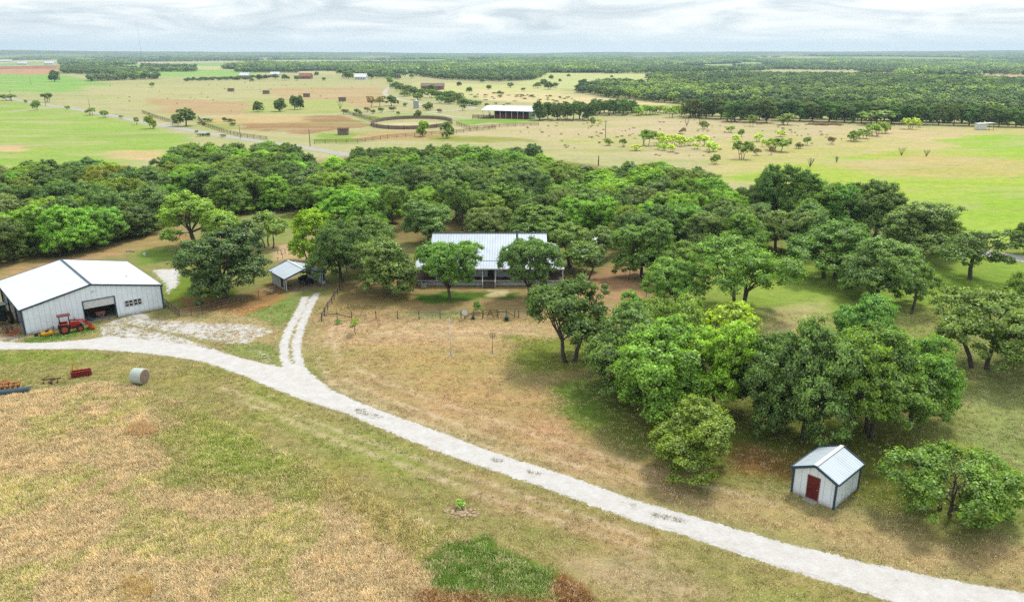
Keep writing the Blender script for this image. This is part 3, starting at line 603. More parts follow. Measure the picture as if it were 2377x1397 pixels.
# ------------------------------------------------------------------ trees
def quads(P, Nn, size, rs, aspect=1.5):
    """leaf-sized quads at P facing Nn"""
    n = len(P); r = rs.normal(size=(n, 3)); u = np.cross(Nn, r); u /= np.linalg.norm(u, axis=1)[:, None] + 1e-9
    v = np.cross(Nn, u); s = size[:, None]; a = u * s * 0.5 * aspect; b_ = v * s * 0.5
    V = np.stack([P - a, P - b_ * 0.9, P + a, P + b_ * 0.9], 1).reshape(-1, 3)
    return V, np.arange(4 * n).reshape(-1, 4)
def make_tree(name, seed, H=8.5, W=9.0, zb=2.0, trunks=1, lobes=9, clumps=130, leaves=120, ls=0.155, cr=0.60, top=0.9, gaps=0.0, lean=0.0, flat=1.0, tw=0.24, updraft=0.55):
    """returns (trunk mesh, crown mesh, H, W); crown grown as leaf clumps on limb ends"""
    clumps = int(clumps * 1.75); leaves = int(leaves * 0.62); cr = cr * 0.74
    rs = np.random.RandomState(seed); R = W / 2; rnd = random.Random(seed)
    cz = (zb + H) / 2; hz = (H - zb) / 2; LC = []
    for i in range(lobes):
        a = 2 * math.pi * (i + rnd.uniform(-0.3, 0.3)) / (lobes - 1) * (1 if i else 0)
        if i == 0: c_ = Vector((rnd.uniform(-.15, .15) * R, rnd.uniform(-.15, .15) * R, zb + (H - zb) * (1 - 0.42))); r_ = 0.46 * R
        else:
            rr = rnd.uniform(0.42, 0.68) * R; zz = cz + hz * rnd.uniform(-0.72, 0.40); c_ = Vector((math.cos(a) * rr, math.sin(a) * rr, zz)); r_ = rnd.choice((rnd.uniform(0.20, 0.30), rnd.uniform(0.30, 0.44))) * R
        LC.append((c_, r_, min(r_ * flat, (H - c_.z) if c_.z + r_ * flat > H else 9e9)))
    P = []; D = []; tries = 0
    while len(P) < clumps and tries < clumps * 30:
        tries += 1; k = rnd.choices(range(lobes), [l[1] ** 2 for l in LC])[0]; c_, r_, rz_ = LC[k]
        d = Vector((rnd.gauss(0, 1), rnd.gauss(0, 1), rnd.gauss(0.35, 0.9))).normalized()
        if d.z < -0.62: continue
        q = c_ + Vector((d.x * r_, d.y * r_, d.z * rz_)) * rnd.choice((rnd.uniform(0.7, 1.05), rnd.uniform(0.85, 1.22)))
        if any(((q - l[0]).length < l[1] * 0.62) for j, l in enumerate(LC) if j != k): continue
        if gaps and float(vnoise(np.array([q.x * 0.7 + seed]), np.array([q.y * 0.7 + q.z]), seed)[0]) < gaps: continue
        P.append(q); D.append(d)
    V = []; F = []; lv = []; off = 0
    for q, d in zip(P, D):
        n = int(leaves * rnd.uniform(0.6, 1.3)); c_r = cr * rnd.uniform(0.7, 1.25) * (R / 4.5) ** 0.5
        g = rs.normal(size=(n, 3)) * np.array([0.52, 0.52, 0.34]) * c_r
        p = np.array(q)[None] + g
        nn = g / (c_r * 0.8) * 0.8 + np.array(d)[None] * 0.55 + np.array([[0, 0, updraft]]) + rs.normal(size=(n, 3)) * 0.62
        nn /= np.linalg.norm(nn, axis=1)[:, None]
        v, f = quads(p, nn, ls * rs.uniform(0.6, 1.35, n), rs); V.append(v); F.append(f + off); off += len(v)
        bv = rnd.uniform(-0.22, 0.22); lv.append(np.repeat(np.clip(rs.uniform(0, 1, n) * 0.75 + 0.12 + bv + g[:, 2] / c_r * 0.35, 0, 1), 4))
    V = np.concatenate(V); F = np.concatenate(F); lv = np.concatenate(lv)
    mb = MB(); fork = zb + 0.12 * (H - zb)
    bases = [Vector((0, 0, -0.25))] if trunks == 1 else [Vector((0.55 * math.cos(2.4 * i + seed), 0.45 * math.sin(2.4 * i + seed), -0.25)) for i in range(trunks)]
    forks = []
    for i, bs in enumerate(bases):
        off_ = Vector((rnd.uniform(-.25, .25) + lean + bs.x * 1.2, rnd.uniform(-.25, .25) + bs.y, 0)); fk = Vector((bs.x, bs.y, fork)) + off_ * (fork / 2.2)
        r0 = tw / (1 if trunks == 1 else 1.25); mid_ = bs.lerp(fk, 0.5) + Vector((rnd.uniform(-.12, .12), rnd.uniform(-.12, .12), 0))
        mb.tube([bs, bs.lerp(mid_, 0.25), mid_, fk], [r0 * 1.45, r0 * 1.05, r0 * 0.92, r0 * 0.8], 8); forks.append(fk)
    for i, (c_, r_, _) in enumerate(LC):
        fk = min(forks, key=lambda q: (q - c_).length); e = c_ + Vector((0, 0, r_ * 0.3)); r1 = tw * (0.30 + 0.35 * r_ / R)
        m1 = fk.lerp(e, 0.4) + Vector((rnd.uniform(-.3, .3), rnd.uniform(-.3, .3), (e.z - fk.z) * -0.08 + rnd.uniform(-.1, .25)))
        mb.tube([fk - Vector((0, 0, .15)), fk.lerp(m1, .5), m1, m1.lerp(e, .55) + Vector((rnd.uniform(-.2, .2), rnd.uniform(-.2, .2), .1)), e], [r1, r1 * .85, r1 * .7, r1 * .5, r1 * .25], 6)
        cl = [q for q in P if (q - c_).length < r_ * 1.25]; rnd.shuffle(cl)
        for q in cl[:7]:
            a = m1.lerp(e, rnd.uniform(0.1, 0.9)); mb.tube([a, a.lerp(q, .5) + Vector((rnd.uniform(-.15, .15), rnd.uniform(-.15, .15), -.08)), q], [r1 * .36, r1 * .25, .02], 4, False)
    tv = np.array(mb.v); tf = []
    for f in mb.f:
        if len(f) == 4: tf.append(f)
        else:
            for k in range(1, len(f) - 2, 2): tf.append((f[0], f[k], f[k + 1], f[k + 2]))
            if len(f) % 2: tf.append((f[0], f[-2], f[-1], f[-1]))
    tf = np.array([f for f in tf if len(set(f)) == 4])
    rx = np.percentile(np.abs(V[:, 0]), 98) + np.percentile(np.abs(V[:, 1]), 98)
    return dict(name=name, tv=tv, tf=tf, cv=V, cf=F, lv=lv, H=float(np.percentile(V[:, 2], 99.5)), W=float(rx))
def tree_meshes(T):
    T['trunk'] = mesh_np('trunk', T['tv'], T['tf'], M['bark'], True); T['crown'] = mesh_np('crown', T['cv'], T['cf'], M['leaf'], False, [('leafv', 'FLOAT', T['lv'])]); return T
OAKS = [tree_meshes(make_tree('oak', s, **k)) for s, k in (
    (11, dict(lobes=12, zb=1.1, clumps=210, leaves=206)),
    (12, dict(lobes=11, H=9, W=9, zb=1.2, clumps=205, leaves=206)),
    (13, dict(lobes=13, H=8.2, W=10, zb=1.0, clumps=220, leaves=200, flat=0.95)),
    (14, dict(lobes=12, H=9.4, W=9, zb=1.4, trunks=2, clumps=210, leaves=200)),
    (15, dict(lobes=10, H=8.6, W=8, zb=1.6, clumps=160, leaves=187, gaps=0.22)),
    (16, dict(lobes=13, H=8, W=10.5, zb=1.7, trunks=2, clumps=190, leaves=187, gaps=0.16, flat=0.85, lean=0.2)),
    (17, dict(lobes=11, H=8.8, W=8.5, zb=0.6, clumps=230, leaves=206, flat=1.15)))]
FORK = tree_meshes(make_tree('forked', 31, H=7.2, W=7.6, zb=2.5, trunks=1, lobes=9, clumps=115, leaves=105, gaps=0.25, flat=0.8, tw=0.2))
OPENOAK = tree_meshes(make_tree('open', 39, H=8.6, W=9, zb=0.5, lobes=14, clumps=225, leaves=180, gaps=0.2, tw=0.22))
OPENTWIN = tree_meshes(make_tree('open', 40, H=9.4, W=9.2, zb=1.7, trunks=2, lobes=12, clumps=185, leaves=170, gaps=0.26, tw=0.26))
LOWOAK = tree_meshes(make_tree('low', 33, H=5.6, W=11, zb=0.5, trunks=3, lobes=12, clumps=165, leaves=150, gaps=0.40, flat=0.7, tw=0.2))
TRIPLE = tree_meshes(make_tree('triple', 35, H=9.8, W=11.5, zb=2.2, trunks=3, lobes=13, clumps=230, leaves=125, gaps=0.14, flat=0.85, lean=0.35))
BUSHY = tree_meshes(make_tree('bushy', 37, H=6.5, W=5.6, zb=0.25, trunks=3, lobes=9, clumps=120, leaves=120, flat=1.25, ls=0.17, tw=0.12, updraft=0.2))
SMALL = [tree_meshes(make_tree('small', s, H=4.2, W=4.4, zb=0.9, trunks=3, lobes=7, clumps=48, leaves=95, ls=0.16, cr=0.6, gaps=0.2, tw=0.10)) for s in (41, 42)]
MESQ = [tree_meshes(make_tree('mesquite', s, H=3.6, W=4.6, zb=0.45, trunks=3, lobes=8, clumps=52, leaves=60, ls=0.22, cr=0.62, gaps=0.25, flat=0.8, tw=0.10)) for s in (51, 52, 53)]
SHRUB = [tree_meshes(make_tree('shrub', s, H=1.6, W=2.0, zb=0.1, trunks=3, lobes=5, clumps=22, leaves=70, ls=0.12, cr=0.5, tw=0.04)) for s in (61, 62)]
SAPL = tree_meshes(make_tree('sapling', 71, H=3.0, W=1.9, zb=1.35, trunks=1, lobes=5, clumps=20, leaves=70, ls=0.12, cr=0.55, tw=0.05, gaps=0.1))
DARK, MIDG, BRT, YEL, GREY, OLIVE, LIME, MESQC, BROWN = ((0.066, 0.112, 0.024), (0.105, 0.165, 0.028), (0.150, 0.235, 0.030), (0.180, 0.275, 0.030), (0.104, 0.158, 0.060), (0.135, 0.150, 0.032), (0.150, 0.270, 0.012), (0.215, 0.305, 0.075), (0.16, 0.13, 0.06))
trr = random.Random(4)
used_groups = {}
def plant(T, x, y, H, Wm, col, name='oak_tree', label=None, cat='tree', group=None, rz=None, trunk=True, z=None, jit=0.06):
    z = float(zfun(np.array([x]), np.array([y]))[0]) if z is None else z
    r = bpy.data.objects.new(name, None); COL.objects.link(r); r.location = (x, y, z); r.rotation_euler = (0, 0, trr.uniform(0, 6.283) if rz is None else rz)
    s = Wm / T['W']; r.scale = (s * trr.uniform(.95, 1.05), s * trr.uniform(.95, 1.05), H / T['H']); r.empty_display_size = 0.3
    tag(r, label, cat, group)
    if T.get('trunk') and trunk: o = bpy.data.objects.new('trunk', T['trunk']); COL.objects.link(o); o.parent = r
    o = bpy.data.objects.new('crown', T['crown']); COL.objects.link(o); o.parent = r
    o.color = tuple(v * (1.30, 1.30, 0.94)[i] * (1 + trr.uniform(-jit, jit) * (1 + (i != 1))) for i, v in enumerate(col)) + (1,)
    return r
def ptree(T, bx, by, ty, wpx, col, label, name='oak_tree', cat='tree', group=None, rz=None, **k):
    P = un(bx, by); H = height_of(P, ty); dpt = depth(P)
    return plant(T, P.x, P.y, H, wpx * dpt / FPX * 0.97, col, name, label, cat, group, rz, **k)
O = OAKS
hand = [
 # grove at the right front
 (OPENTWIN, 1322, 837, 652, 200, DARK, 'dark oak with two trunks side by side at the left end of the front grove'),
 (O[0], 1448, 905, 714, 186, GREY, 'grey-green oak at the back left of the front grove, right behind the twin-trunk oak'),
 (O[6], 1527, 972, 762, 229, (0.105, 0.205, 0.032), 'bright green oak in the middle of the front grove, above the small front oak'),
 (O[2], 1560, 880, 702, 212, MIDG, 'mid green oak crown at the back top of the front grove'),
 (O[6], 1655, 960, 746, 175, (0.16, 0.28, 0.034), 'yellow-green oak in the front grove between the bright oak and the dark oaks'),
 (SMALL[0], 1690, 838, 708, 133, YEL, 'small lime-yellow tree peeking out behind the front grove'),
 (O[0], 1603, 1090, 936, 191, MIDG, 'small oak standing alone in front of the grove, nearest tree to the gravel drive'),
 (O[1], 1753, 965, 779, 175, DARK, 'dark oak with slim trunk just right of the yellow-green oak in the grove'),
 (O[6], 1803, 1007, 794, 160, (0.07, 0.12, 0.036), 'dark drooping oak with foliage near the ground, up and left of the white shed'),
 (O[0], 1864, 1020, 756, 191, GREY, 'tall olive-grey oak directly behind the white shed'),
 (O[4], 1965, 1025, 784, 191, MIDG, 'oak whose thick leaning trunk rises just behind the shed roof'),
 (O[3], 2022, 1010, 769, 229, (0.085, 0.155, 0.032), 'oak with twin trunks right of the leaning trunk behind the shed'),
 (O[2], 2112, 975, 794, 229, (0.09, 0.175, 0.03), 'bright domed oak at the right end of the grove'),
 (O[1], 2010, 845, 697, 160, (0.082, 0.16, 0.03), 'round oak at the back of the grove, topping all the crowns behind the shed'),
 (LOWOAK, 2203, 1184, 1050, 285, (0.085, 0.165, 0.03), 'low sprawling oak with crown touching the grass right of the white shed'),
 (O[5], 2274, 857, 690, 270, (0.088, 0.15, 0.04), 'wide oak with two parted trunks on the open grass at the right'),
 (O[4], 2376, 838, 740, 110, DARK, 'dark oak cut by the right edge beside the wide two-trunk oak'),
 (O[2], 2385, 770, 640, 130, MIDG, 'oak cut by the right edge behind the wide two-trunk oak'),
 (FORK, 2115, 728, 605, 118, (0.088, 0.155, 0.036), 'slender oak with clearly forked bare trunk on the right hand grass'),
 (O[0], 2033, 695, 558, 160, GREY, 'grey-green oak left of the slender forked oak'),
 (FORK, 2252, 648, 535, 175, DARK, 'flat spreading dark oak near the lane at the right'),
 (O[3], 1927, 646, 515, 200, (0.085, 0.155, 0.034), 'broad oak with two separate trunks behind the grey-green oak at the right'),
 (TRIPLE, 1720, 722, 560, 235, (0.112, 0.175, 0.032), 'big triple-trunked oak with one trunk leaning far to the right'),
 (O[2], 1568, 708, 608, 150, (0.10, 0.185, 0.036), 'rounded oak on the grass left of the triple-trunked oak'),
 (O[1], 2128, 600, 472, 175, GREY, 'tall grey-green oak in front of the lane'),
 (O[4], 2165, 590, 490, 120, MIDG, 'mid green oak crowding the right side of the tall grey-green oak by the lane'),
 (O[0], 2378, 590, 508, 60, DARK, 'dark oak cut off by the right edge beyond the lane'),
 (O[2], 1810, 530, 388, 130, DARK, 'tall dark oak rising over the wood in front of the green meadow'),
 (O[0], 1870, 538, 412, 130, MIDG, 'mid green oak next to the tall dark oak, in front of the green meadow'),
 (O[2], 1945, 545, 430, 140, (0.08, 0.15, 0.028), 'wide green oak at the meadow edge, second from the end of the row'),
 (O[1], 2030, 553, 425, 130, DARK, 'dark oak ending the row that juts into the green meadow'),
 (O[0], 1862, 588, 470, 110, GREY, 'shaded oak in front of the lane gap below the row of meadow oaks'),
 # around the house
 (OPENOAK, 1043, 693, 566, 138, (0.095, 0.17, 0.034), 'open airy oak before the left half of the house, trunk on the lawn'),
 (OPENOAK, 1228, 692, 560, 132, (0.078, 0.135, 0.040), 'dense oak before the right half of the house, thick bare trunk'),
 (O[0], 899, 683, 556, 155, (0.09, 0.155, 0.045), 'grey-green oak left of the house inside the yard fence'),
 (O[2], 790, 650, 520, 150, DARK, 'dark oak standing right of the open carport'),
 (O[1], 862, 622, 505, 130, (0.08, 0.145, 0.036), 'oak squeezed between the carport oak and the house'),
 (BUSHY, 722, 606, 490, 108, LIME, 'bright lime green bushy tree left of the carport oak'),
 (SMALL[1], 625, 575, 494, 82, (0.15, 0.20, 0.08), 'small multi-stemmed grey-green tree alone in the clearing'),
 (O[6], 526, 690, 530, 202, (0.052, 0.088, 0.028), 'huge dark oak between the barn and the carport'),
 (O[4], 455, 576, 450, 160, (0.14, 0.22, 0.04), 'fresh green oak behind the huge dark oak near the barn'),
 (FORK, 914, 532, 428, 92, MIDG, 'oak with tall bent bare trunk behind the house, to its left'),
 (O[6], 992, 566, 464, 115, GREY, 'round grey-green oak just behind the left corner of the house roof'),
 (FORK, 1073, 536, 418, 100, (0.08, 0.145, 0.032), 'slim straight-trunked oak behind the middle of the house'),
 (O[2], 1135, 560, 484, 110, GREY, 'low pale oak right behind the ridge of the house'),
 (O[0], 1240, 562, 478, 130, (0.085, 0.16, 0.034), 'green oak behind the right half of the house ridge'),
 (O[3], 1375, 530, 438, 120, GREY, 'grey-green twin-trunk oak standing apart up behind the house to the right'),
 (FORK, 1432, 528, 452, 80, DARK, 'oak with short dark trunk next to the grey-green twin-trunk oak'),
 (O[4], 1322, 622, 522, 110, (0.095, 0.17, 0.036), 'oak rising at the right end of the house roof'),
 (SMALL[0], 1350, 648, 572, 92, DARK, 'small dark oak with thin trunk in the yard right of the house'),
 (O[4], 1385, 602, 528, 85, GREY, 'thin see-through oak behind the small dark yard oak'),
 (O[6], 1490, 645, 512, 135, (0.088, 0.165, 0.042), 'tall leafy tree on the fence line right of the house'),
 (O[2], 1566, 652, 565, 115, (0.105, 0.18, 0.05), 'pale green oak right of the leafy fence-line tree'),
 (O[1], 1632, 590, 495, 100, GREY, 'grey oak with dark forked trunk above the pale green oak'),
 (O[2], 1575, 560, 478, 130, (0.095, 0.18, 0.034), 'broad bright oak behind the leafy fence-line tree'),
 (FORK, 1801, 590, 487, 115, GREY, 'grey-green oak with slim dark trunk left of the broad two-trunk oak'),
 (O[0], 1725, 600, 495, 110, MIDG, 'oak filling the gap left of the slim-trunk grey-green oak'),
 (SMALL[1], 1462, 735, 678, 60, (0.12, 0.21, 0.05), 'young light green tree between the twin-trunk oak and the rounded oak'),
 (O[0], 1400, 655, 590, 66, (0.1, 0.17, 0.05), 'low leafy oak beside the yard fence behind the twin-trunk oak') ,
]
hand = hand[:-1]
for a in hand: ptree(*a, **({'rz': 1.9} if a[0] is OPENOAK and a[1] > 1100 else {}))
placed = [(un(a[1], a[2]).x, un(a[1], a[2]).y) for a in hand]
# saplings and garden shrubs
ptree(SAPL, 826, 777, 742, 29, BRT, 'tiny staked sapling on the bare turnaround outside the yard fence', 'sapling', 'sapling')
ptree(SHRUB[0], 1108, 728, 700, 23, (0.10, 0.2, 0.05), 'upright green shrub inside the yard fence near the gate', 'shrub', 'shrub')
ptree(SHRUB[1], 785, 751, 742, 18, (0.08, 0.17, 0.03), 'round green shrub at the foot of the pipe fence corner', 'shrub', 'shrub')
ptree(SHRUB[1], 1068, 1178, 1160, 26, (0.16, 0.27, 0.05), 'leafy weed growing on the small heap of pale soil', 'weed', 'weed')
# ------ the wood: sampled trees, nearest as things, the rest as one mass
def top_at(x, y, h=8.0): return tuple(un(x, y, h)[:2])
WOOD = GP([(-260, 660), (0, 618), (150, 600), (240, 572), (330, 556), (385, 530), (400, 480), (500, 480), (520, 500), (600, 498), (690, 486), (780, 490), (850, 476), (930, 470), (1000, 482), (1100, 482), (1180, 480), (1300, 482), (1380, 478), (1460, 490), (1520, 500), (1600, 508), (1690, 520), (1760, 520), (1790, 490)]) + \
       [top_at(*q) for q in [(1790, 455), (1660, 422), (1635, 388), (1580, 372), (1500, 362), (1440, 366), (1400, 384), (1280, 352), (1245, 330), (1200, 330), (1060, 328), (880, 326), (822, 334), (806, 362), (740, 372), (712, 330), (640, 316), (560, 326), (470, 322), (385, 332), (368, 374), (272, 378), (240, 356), (90, 356), (50, 372), (-60, 366), (-300, 380)]]
def poisson(P, n, rmin, seed, rows=None, maxpts=99999, avoid=()):
    a = np.array(P); lo = a.min(0); hi = a.max(0); rs = np.random.RandomState(seed)
    c = rs.uniform(lo, hi, (n, 2)); c = c[poly_sd(c[:, 0], c[:, 1], P) < -1.0]; cell = {}; res = []
    for q in list(avoid): cell.setdefault((int(q[0] // rmin), int(q[1] // rmin)), []).append(q)
    for q in c:
        k = (int(q[0] // rmin), int(q[1] // rmin)); ok = True
        for i in (-1, 0, 1):
            for j in (-1, 0, 1):
                for p in cell.get((k[0] + i, k[1] + j), ()):
                    if (p[0] - q[0]) ** 2 + (p[1] - q[1]) ** 2 < rmin * rmin: ok = False
        if ok: cell.setdefault(k, []).append(q); res.append((float(q[0]), float(q[1])))
        if len(res) >= maxpts: break
    return res
wood = poisson(WOOD, 40000, 5.7, 5, avoid=placed)
wcols = [DARK, MIDG, GREY, DARK, MIDG, GREY, (0.12, 0.22, 0.036), (0.075, 0.135, 0.05), (0.15, 0.26, 0.034)]
def wcol(x, y):
    n = float(vnoise(np.array([x / 14.0]), np.array([y / 14.0]), 3)[0]); r = random.Random(int(x * 91 + y * 37))
    c = wcols[int((n * 1.3 + r.uniform(-.25, .25)) * len(wcols)) % len(wcols)] if r.random() < 0.95 else BRT
    k = r.uniform(0.85, 1.12); return tuple(v * k for v in c)
wood.sort(key=lambda q: q[1])
vis = [q for q in wood if abs(q[0]) / q[1] < 0.70]
NTH = 125
names = {DARK: 'dark', MIDG: 'mid green'}
def zone_label(x, y):
    u = CX + FPX * x / depth((x, y, 0))
    tone = sum(wcol(x, y)[:2]); t_ = 'dark' if tone < 0.2 else ('mid green' if tone < 0.29 else 'bright green')
    where = 'behind the barn' if u < 400 else ('behind the carport' if u < 900 else ('behind the house' if u < 1350 else 'right of and behind the house'))
    return f'{t_} oak crown in the dense wood {where}', f'{t_} oaks of the wood {where}'
for i, (x, y) in enumerate(vis[:NTH]):
    l, g_ = zone_label(x, y); r = random.Random(i * 7)
    T = OAKS[(6, 2, 0)[i % 3]] if i < 55 and r.random() < .6 else OAKS[r.randrange(7)]; plant(T, x, y, r.uniform(6.6, 9.0), r.uniform(7.6, 10.0), wcol(x, y), 'oak_tree', l, 'tree', g_)
# looser trees between the house and the wood
gap = poisson(GP([(700, 480), (1800, 500), (1800, 600), (1640, 600), (1440, 600), (1400, 560), (960, 520), (880, 560), (700, 500)]), 4000, 6.0, 12, avoid=placed + wood)
gap = [q for q in gap if all((q[0] - p[0]) ** 2 + (q[1] - p[1]) ** 2 > 30 for p in placed)]
print('gap', len(gap))
for i, (x, y) in enumerate(gap[:45]):
    r = random.Random(i * 13); plant(OAKS[r.randrange(7)], x, y, r.uniform(6.2, 8.2), r.uniform(6.5, 8.5), wcol(x, y), 'oak_tree', 'oak in the loose stand between the house and the dense wood', 'tree', 'loose oaks behind the house')
und = np.array(poisson(WOOD, 30000, 2.6, 91)); dd_ = poly_sd(und[:, 0], und[:, 1], WOOD); und = und[(dd_ > -13) & (und[:, 1] < 215)]; rs = np.random.RandomState(4); k = len(und); print('under', k)
UND = (und, rs.uniform(1.5, 3.4, k), rs.uniform(2.6, 4.6, k), np.array([wcol(*q) for q in und]) * np.array([[1.30, 1.30, .94]]))
# the single rust-olive crown
ptree(O[2], 262, 478, 386, 104, (0.16, 0.16, 0.02), 'rust-olive coloured tree amid the green wood behind the barn')
# instanced masses ---------------------------------------------------
def combined(T, name):
    V = np.concatenate([T['tv'], T['cv']]); F = np.concatenate([T['tf'], T['cf'] + len(T['tv'])]); lv = np.concatenate([np.full(len(T['tv']), .5), T['lv']])
    me = mesh_np(name, V, F, M['bark'], False, [('leafv', 'FLOAT', lv)]); me.materials.append(M['leaf_inst'])
    mi = np.zeros(len(F), np.int32); mi[len(T['tf']):] = 1; me.polygons.foreach_set('material_index', mi); return me
def scatter(name, pts, rots, scl, tint, meshes, label, cat, matlist=None):
    """points mesh + geometry nodes: one object"""
    n = len(pts); me = bpy.data.meshes.new(name); me.vertices.add(n); me.vertices.foreach_set('co', np.asarray(pts, np.float32).ravel())
    def at(nm, ty, d, key):
        a = me.attributes.new(nm, ty, 'POINT'); a.data.foreach_set(key, np.asarray(d, np.float32 if ty != 'INT' else np.int32).ravel())
    at('rot', 'FLOAT_VECTOR', rots, 'vector'); at('scl', 'FLOAT_VECTOR', scl, 'vector')
    at('tint', 'FLOAT_COLOR', np.concatenate([tint, np.ones((n, 1))], 1), 'color'); at('pick', 'INT', np.random.RandomState(n).randint(0, len(meshes), n), 'value')
    o = bpy.data.objects.new(name, me); COL.objects.link(o)
    c = bpy.data.collections.new(name + '_kinds')
    for i, m_ in enumerate(meshes): c.objects.link(bpy.data.objects.new(name + '_kind', m_))
    g = bpy.data.node_groups.new(name, 'GeometryNodeTree'); g.is_modifier = True
    g.interface.new_socket('Geometry', in_out='INPUT', socket_type='NodeSocketGeometry'); g.interface.new_socket('Geometry', in_out='OUTPUT', socket_type='NodeSocketGeometry')
    i_ = g.nodes.new('NodeGroupInput'); o_ = g.nodes.new('NodeGroupOutput'); ip = g.nodes.new('GeometryNodeInstanceOnPoints'); ci = g.nodes.new('GeometryNodeCollectionInfo')
    ci.inputs['Collection'].default_value = c; ci.inputs['Separate Children'].default_value = True; ci.inputs['Reset Children'].default_value = True
    ip.inputs['Pick Instance'].default_value = True
    def na(nm, ty):
        a = g.nodes.new('GeometryNodeInputNamedAttribute'); a.data_type = ty; a.inputs['Name'].default_value = nm; return [s for s in a.outputs if s.enabled and s.name == 'Attribute'][0]
    g.links.new(i_.outputs[0], ip.inputs['Points']); g.links.new(ci.outputs[0], ip.inputs['Instance']); g.links.new(na('pick', 'INT'), ip.inputs['Instance Index'])
    g.links.new(na('rot', 'FLOAT_VECTOR'), ip.inputs['Rotation']); g.links.new(na('scl', 'FLOAT_VECTOR'), ip.inputs['Scale']); g.links.new(ip.outputs[0], o_.inputs[0])
    md = o.modifiers.new('scatter', 'NODES'); md.node_group = g
    return tag(o, label, cat, kind='stuff')
def scatter_trees(name, pts, hs, ws, meshes, H0, W0, tint, label, seed=1):
    rs = np.random.RandomState(seed); n = len(pts); p = np.array(pts); z = zfun(p[:, 0], p[:, 1])
    rot = np.zeros((n, 3)); rot[:, 2] = rs.uniform(0, 6.28, n); s = np.stack([ws / W0, ws / W0, hs / H0], 1)
    return scatter(name, np.column_stack([p, z]), rot, s, tint, meshes, label, 'woodland')
full = [combined(T, 'oak_kind') for T in OAKS]
rest = vis[NTH:] + [q for q in wood if abs(q[0]) / q[1] >= 0.70]
rs = np.random.RandomState(8)
print('wood', len(wood), 'rest', len(rest))
scatter_trees('oak_wood', rest, rs.uniform(6.4, 8.6, len(rest)), rs.uniform(7.6, 9.8, len(rest)), full, 8.6, 9.4, np.array([wcol(*q) for q in rest]) * np.array([[1.30, 1.30, .94]]), 'far half of the dense oak wood behind barn, carport and house')
scatter_trees('undergrowth', UND[0], UND[1], UND[2], [combined(T, 'undergrowth_kind') for T in SMALL + MESQ[:1]], 4.2, 4.4, UND[3], 'leafy undergrowth closing the gaps below the crowns at the edge of the wood', 6)
lowT = [make_tree('far', s, H=8.5, W=9, zb=1.0, lobes=9, clumps=46, leaves=26, ls=0.62, cr=0.8, tw=0.22) for s in (81, 82, 83)]
low = [combined(T, 'far_oak_kind') for T in lowT]
# far woods
FARC = [(0.080, 0.140, 0.062), (0.098, 0.158, 0.062), (0.118, 0.180, 0.080), (0.068, 0.120, 0.056)]
def farcol(p, seed):
    rs = np.random.RandomState(seed); n = len(p); k = vnoise(p[:, 0] / 60, p[:, 1] / 60, seed) * 3.99; c = np.array(FARC)[k.astype(int)]
    br = rs.uniform(size=n) < 0.10 + 0.45 * (vnoise(p[:, 0] / 140, p[:, 1] / 90, seed + 5) > .72); c = c * rs.uniform(0.85, 1.15, n)[:, None]; c[br] = np.array((0.22, 0.31, 0.10)) * rs.uniform(0.8, 1.1, br.sum())[:, None]; return c
WOODS = [([(1330, 214), (1420, 228), (1600, 245), (1800, 252), (2100, 262), (2420, 275), (2560, 240), (2560, 205), (2200, 186), (1900, 180), (1560, 178), (1500, 184), (1560, 200), (1400, 200)], 6.6),
         ([(900, 160), (1250, 166), (1500, 172), (1730, 166), (1800, 158), (1500, 148), (1100, 146), (700, 148), (640, 160)], 11),
         ([(1160, 190), (1240, 186), (1270, 172), (1160, 168), (1050, 172), (960, 176), (1040, 186)], 8),
         ([(690, 162), (900, 172), (930, 186), (860, 184), (800, 166), (640, 150)], 14),
         ([(145, 172), (340, 178), (345, 166), (200, 158), (145, 162)], 9), ([(210, 190), (370, 184), (365, 180), (205, 186)], 9), ([(330, 168), (455, 167), (455, 160), (330, 158)], 9),
         ([(545, 168), (690, 170), (690, 160), (560, 158)], 9), ([(135, 145), (600, 142), (600, 136), (135, 138)], 13),
         ([(2000, 172), (2100, 170), (2500, 178), (2600, 160), (1900, 150), (1700, 150), (1800, 158), (1990, 160)], 12)]
FP = []
for k, (P, sp) in enumerate(WOODS): FP += poisson(GP(P), 60000, sp, 100 + k)
FP = np.array(FP); n = len(FP); rs = np.random.RandomState(2); print('far trees', n)
scatter_trees('distant_woodland', FP, rs.uniform(6.5, 10, n), rs.uniform(9, 13, n) , low, 8.6, 9.4, farcol(FP, 5), 'blue-green woods spreading behind the ranch to the horizon')
# horizon woods follow the tree-covered ground colour
tiny = make_tree('tiny', 91, H=9, W=26, zb=0.5, lobes=14, clumps=46, leaves=9, ls=2.6, cr=3.0, tw=0.1, flat=0.4)
tin2 = make_tree('tiny', 92, H=9, W=30, zb=0.5, lobes=14, clumps=50, leaves=9, ls=2.8, cr=3.2, tw=0.1, flat=0.35)
tm = [combined(T, 'thicket_kind') for T in (tiny, tin2)]
rs = np.random.RandomState(21); rr = np.sqrt(rs.uniform(1250 ** 2, 5600 ** 2, 60000)); th = rs.uniform(-0.66, 0.66, 60000); hx = rr * np.sin(th); hy = rr * np.cos(th)
_, op, fr = zone_colour(hx, hy); pm = (op < 0.3) & (fr > 0.25) & (rs.uniform(size=60000) < 0.75 * (1400 / rr) ** 0.35)
for P in mid:
    if min(q[1] for q in P[0]) < 172 and P[0][0][0] != -1200: pm &= poly_sd(hx, hy, GP(P[0])) > 4
hp = np.column_stack([hx, hy])[pm]; n = len(hp); print('horizon thickets', n)
sc_ = rs.uniform(0.8, 1.5, n); scatter_trees('horizon_woodland', hp, rs.uniform(7, 11, n), 28 * sc_, tm, 9, 26, farcol(hp, 9), 'hazy wooded country reaching the skyline', 3)

